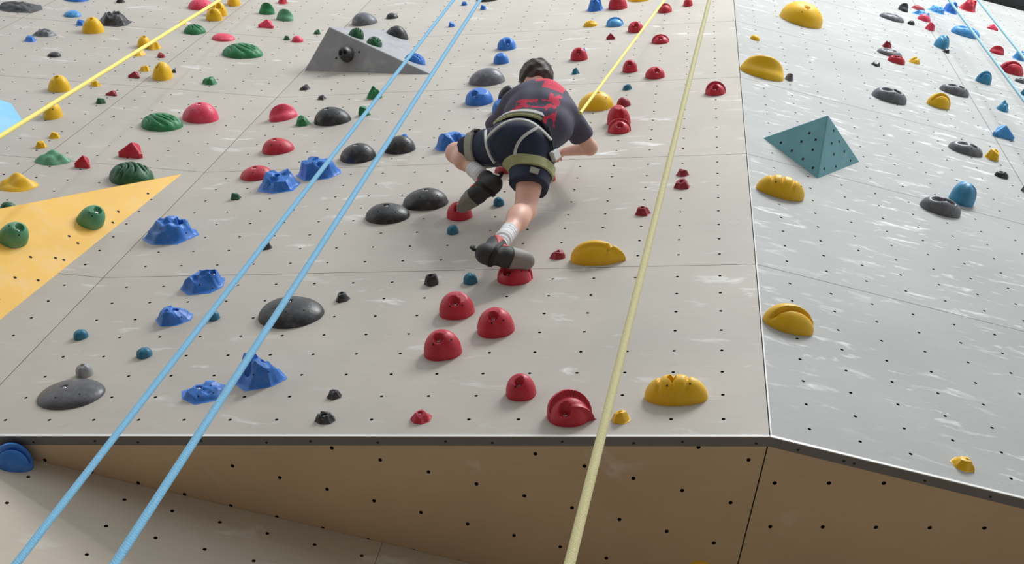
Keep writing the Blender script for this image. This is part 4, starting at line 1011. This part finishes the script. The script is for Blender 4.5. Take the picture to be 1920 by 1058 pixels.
# shorts
def shorts(P):
    x, y, z = P
    d = ell(P, J['pelvis'], (.168, .14, .138), AXH)
    d = su(d, ell(P, lp('pelvis', 'waist', .5), (.15, .12, .118), AXH), .05)
    for s, t, rr in (('R', .62, .108), ('L', .68, .10)):
        k = lp('hip' + s, 'knee' + s, t); ax = nrm(J['knee' + s] - J['hip' + s])
        c = cone(P, J['hip' + s], k, .112, rr)
        c = np.maximum(c, (x - k[0]) * ax[0] + (y - k[1]) * ax[1] + (z - k[2]) * ax[2])
        d = su(d, c, .035)
    d = d + wr(P, .004, 30)
    q = lp('pelvis', 'waist', .72)
    return np.maximum(d, (x - q[0]) * SPINE[0] + (y - q[1]) * SPINE[1] + (z - q[2]) * SPINE[2])
lo3, hi3 = bounds([J[k] for k in ('pelvis', 'waist', 'hipL', 'hipR', 'kneeL', 'kneeR')], .16); lo3[2] = max(lo3[2], .01)
sdf_mesh('shorts', shorts, lo3, hi3, .006, mat('shorts_navy', srgb(36, 44, 68), .75, var=.15, vscale=10), person)
# harness
def snap(p, fun, off):
    p = np.array(p, float)
    for _ in range(8):
        f0 = lambda q: float(fun([np.array(q[0]), np.array(q[1]), np.array(q[2])]))
        d = f0(p); e_ = .002
        gr = np.array([f0(p + e_ * v) - d for v in np.eye(3)]) / e_
        gn = np.linalg.norm(gr)
        if gn < 1e-6: break
        p = p - gr / gn * (d - off) / max(gn, .5)
    return p, gr / max(gn, 1e-6)
def clothed(P): return np.minimum(d_torso(P) - .02, shorts(P))
def ribbon(name, pts, width, thick, m, parent, closed, fun, off):
    S = [snap(p, fun, off) for p in pts]
    for _ in range(0 if closed else 4):
        S = [S[0]] + [((S[i - 1][0] + 2 * S[i][0] + S[i + 1][0]) / 4, nrm(S[i - 1][1] + 2 * S[i][1] + S[i + 1][1])) for i in range(1, len(S) - 1)] + [S[-1]]
    n = len(S); P = [Vector(s[0] - PC) for s in S]; Nn = [Vector(s[1]) for s in S]
    V = []; F = []
    for i in range(n):
        a, b = ((P[(i + 1) % n], P[i - 1]) if closed else (P[min(i + 1, n - 1)], P[max(i - 1, 0)]))
        t = (a - b).normalized(); s = t.cross(Nn[i]).normalized(); nn = s.cross(t)
        for q, r in ((-.5, 0), (.5, 0), (.42, 1), (-.42, 1)):
            V.append(P[i] + s * width * q + nn * thick * r)
    for i in range(n if closed else n - 1):
        j = (i + 1) % n
        F += [[4 * i + k, 4 * i + (k + 1) % 4, 4 * j + (k + 1) % 4, 4 * j + k] for k in range(4)]
    if not closed: F += [[0, 1, 2, 3], [4 * n - 1, 4 * n - 2, 4 * n - 3, 4 * n - 4]]
    return link(name, fixn(mesh(name, V, F)), m, parent, None, 45)
HG = mat('harness_grey', srgb(158, 158, 148), .7, var=.08, vscale=30); HO = mat('harness_olive', srgb(168, 170, 124), .7, var=.08, vscale=30)
HW = mat('harness_white', srgb(205, 208, 208), .6); HK = mat('harness_black', srgb(24, 24, 26), .7)
harness = empty('harness', Matrix()); harness.parent = person; harness['label'] = 'grey and olive climbing harness'
def ring(c, ax, r, n=40, ph=0):
    ax = nrm(ax); e1 = nrm(np.cross(ax, np.array([.3, .1, 1]))); e2 = np.cross(ax, e1)
    return [c + r * (math.cos(2 * math.pi * i / n + ph) * e1 + math.sin(2 * math.pi * i / n + ph) * e2) for i in range(n)]
WC = lp('pelvis', 'waist', .66)
ribbon('waist_belt', ring(WC, SPINE, .16, 48), .062, .009, HO, harness, True, clothed, .004)
ribbon('belt_webbing', ring(WC + SPINE * .004, SPINE, .17, 48), .022, .005, HW, harness, True, clothed, .014)
for s, t in (('R', .36), ('L', .46)):
    ribbon('leg_loop', ring(lp('hip' + s, 'knee' + s, t), J['knee' + s] - J['hip' + s], .13, 36), .062, .009, HG if s == 'L' else HO, harness, True, shorts, .003)
for pts_, wd, mm, nm in (
    ([(1.9915, 2.1450, 0.4638), (2.0114, 2.1421, 0.4878), (2.0482, 2.1434, 0.5183), (2.0882, 2.1565, 0.5415), (2.1328, 2.1685, 0.5531), (2.1916, 2.1711, 0.5499), (2.2364, 2.1626, 0.5334), (2.2668, 2.1518, 0.5095), (2.2980, 2.1525, 0.4786), (2.3251, 2.1597, 0.4366)], .016, HW, 'riser_strap'),
    ([(2.2617, 2.1482, 0.5110), (2.2216, 2.1044, 0.5046), (2.1787, 2.0742, 0.4820), (2.1527, 2.0548, 0.4432), (2.1445, 2.0492, 0.4044)], .016, HW, 'riser_strap'),
    ([(1.9645, 2.2649, 0.4669), (1.9797, 2.1637, 0.4605), (1.9875, 2.1284, 0.4254), (2.0038, 2.1067, 0.3821), (2.0265, 2.1010, 0.3415)], .014, HW, 'riser_strap'),
    ([(2.3103, 2.2049, 0.4950), (2.3240, 2.1802, 0.4530), (2.3325, 2.1524, 0.4123), (2.3376, 2.1303, 0.3728)], .018, HK, 'buckle_strap'),
    ([(2.2293, 1.9816, 0.3446), (2.2509, 1.9823, 0.3376), (2.2727, 1.9805, 0.3287)], .034, HG, 'strap_tab')):
    Q = [np.array(p) for p in pts_]; Q2 = []
    for a_, b_ in zip(Q, Q[1:]): Q2 += [a_ + (b_ - a_) * t for t in (0, .33, .67)]
    Q2.append(Q[-1])
    ribbon(nm, Q2, wd, .008, mm, harness, False, clothed, .012)
bp, bn = snap(np.array((2.3436, 2.1229, 0.3664)), clothed, .02)
bq = Vector(bn).to_track_quat('Z', 'Y').to_matrix().to_4x4()
bk = box('buckle', (-.032, -.026, -.012), (.032, .026, .016), HW, harness, bevel=.006); bk.matrix_local = Matrix.Translation(Vector(bp - PC)) @ bq
# socks and shoes
SOCK = mat('sock_white', srgb(218, 218, 220), .8, bump=.3, bscale=200)
SHOE = mat('shoe_charcoal', srgb(52, 52, 54), .65, var=.12, vscale=20); TOE = mat('shoe_rubber_grey', srgb(140, 136, 130), .6, var=.06, vscale=25)
SRED = mat('shoe_red', srgb(190, 66, 66), .6)
for s in 'LR':
    ak, kn = J['ank' + s], J['knee' + s]; top = ak + (kn - ak) * .27; axk = nrm(kn - ak)
    def sock(P, ak=ak, top=top, axk=axk, s=s):
        x, y, z = P
        d = cone(P, lp('heel' + s, 'toe' + s, .25), ak, .028, .040); d = su(d, cone(P, ak, top, .040, .045), .02) + .0012 * np.sin(260 * (x * axk[0] + y * axk[1] + z * axk[2]))
        return np.maximum(d, (x - top[0]) * axk[0] + (y - top[1]) * axk[1] + (z - top[2]) * axk[2])
    l_, h_ = bounds([ak, top, J['heel' + s], J['toe' + s]], .06)
    sdf_mesh('sock', sock, l_, h_, .004, SOCK, person)
    fd = nrm(J['toe' + s] - J['heel' + s]); h0 = J['heel' + s]; FL = np.linalg.norm(J['toe' + s] - h0)
    legd = nrm(kn - ak); soled = nrm(-(legd - fd * (legd @ fd)))
    tt = lambda P, fd=fd, h0=h0: (P[0] - h0[0]) * fd[0] + (P[1] - h0[1]) * fd[1] + (P[2] - h0[2]) * fd[2]
    so = lambda P, fd=fd, h0=h0, soled=soled: (P[0] - h0[0]) * soled[0] + (P[1] - h0[1]) * soled[1] + (P[2] - h0[2]) * soled[2]
    def shoe(P, s=s, tt=tt, so=so, FL=FL):
        d = cone(P, J['heel' + s], J['toe' + s], .050, .038)
        d = su(d, cone(P, lp('heel' + s, 'toe' + s, .5), J['toe' + s], .053, .042), .02)
        d = su(d, cone(P, lp('heel' + s, 'toe' + s, .12), lp('heel' + s, 'ank' + s, .55), .050, .048), .02)
        d = np.maximum(d, so(P) - .040)
        op = lp('heel' + s, 'ank' + s, .62); lg = nrm(J['knee' + s] - J['ank' + s])
        return np.maximum(d, (P[0] - op[0]) * lg[0] + (P[1] - op[1]) * lg[1] + (P[2] - op[2]) * lg[2])
    sh = sdf_mesh('shoe', shoe, l_ - .02, h_ + .02, .004, SHOE, person)
    sdf_mesh('toe_rubber', lambda P, shoe=shoe, tt=tt, FL=FL, so=so: np.maximum(shoe(P) - .003, FL * .60 + .35 * so(P) * 0 - tt(P)), l_ - .02, h_ + .02, .004, TOE, sh)
    sdf_mesh('side_patch', lambda P, shoe=shoe, tt=tt, FL=FL, so=so: np.maximum(np.maximum(shoe(P) - .0025, np.abs(tt(P) - FL * .38) - .028), so(P) + .008 - .0), l_ - .02, h_ + .02, .0035, SRED, sh)
    c = lp('heel' + s, 'toe' + s, .42) - soled * .03
    ribbon('strap', ring(lp('heel' + s, 'toe' + s, .30) - soled * .012, nrm(fd * .8 - legd * .5), .07, 28), .022, .004, HK, sh, True, shoe, .002)
    b0 = J['heel' + s] - fd * .036 - soled * .02
    tube('heel_tab', [b0 - PC, b0 - fd * .02 - soled * .006 - PC, b0 - fd * .026 - soled * .02 - PC, b0 - fd * .012 - soled * .03 - PC], .009, HK, sh, n=8)
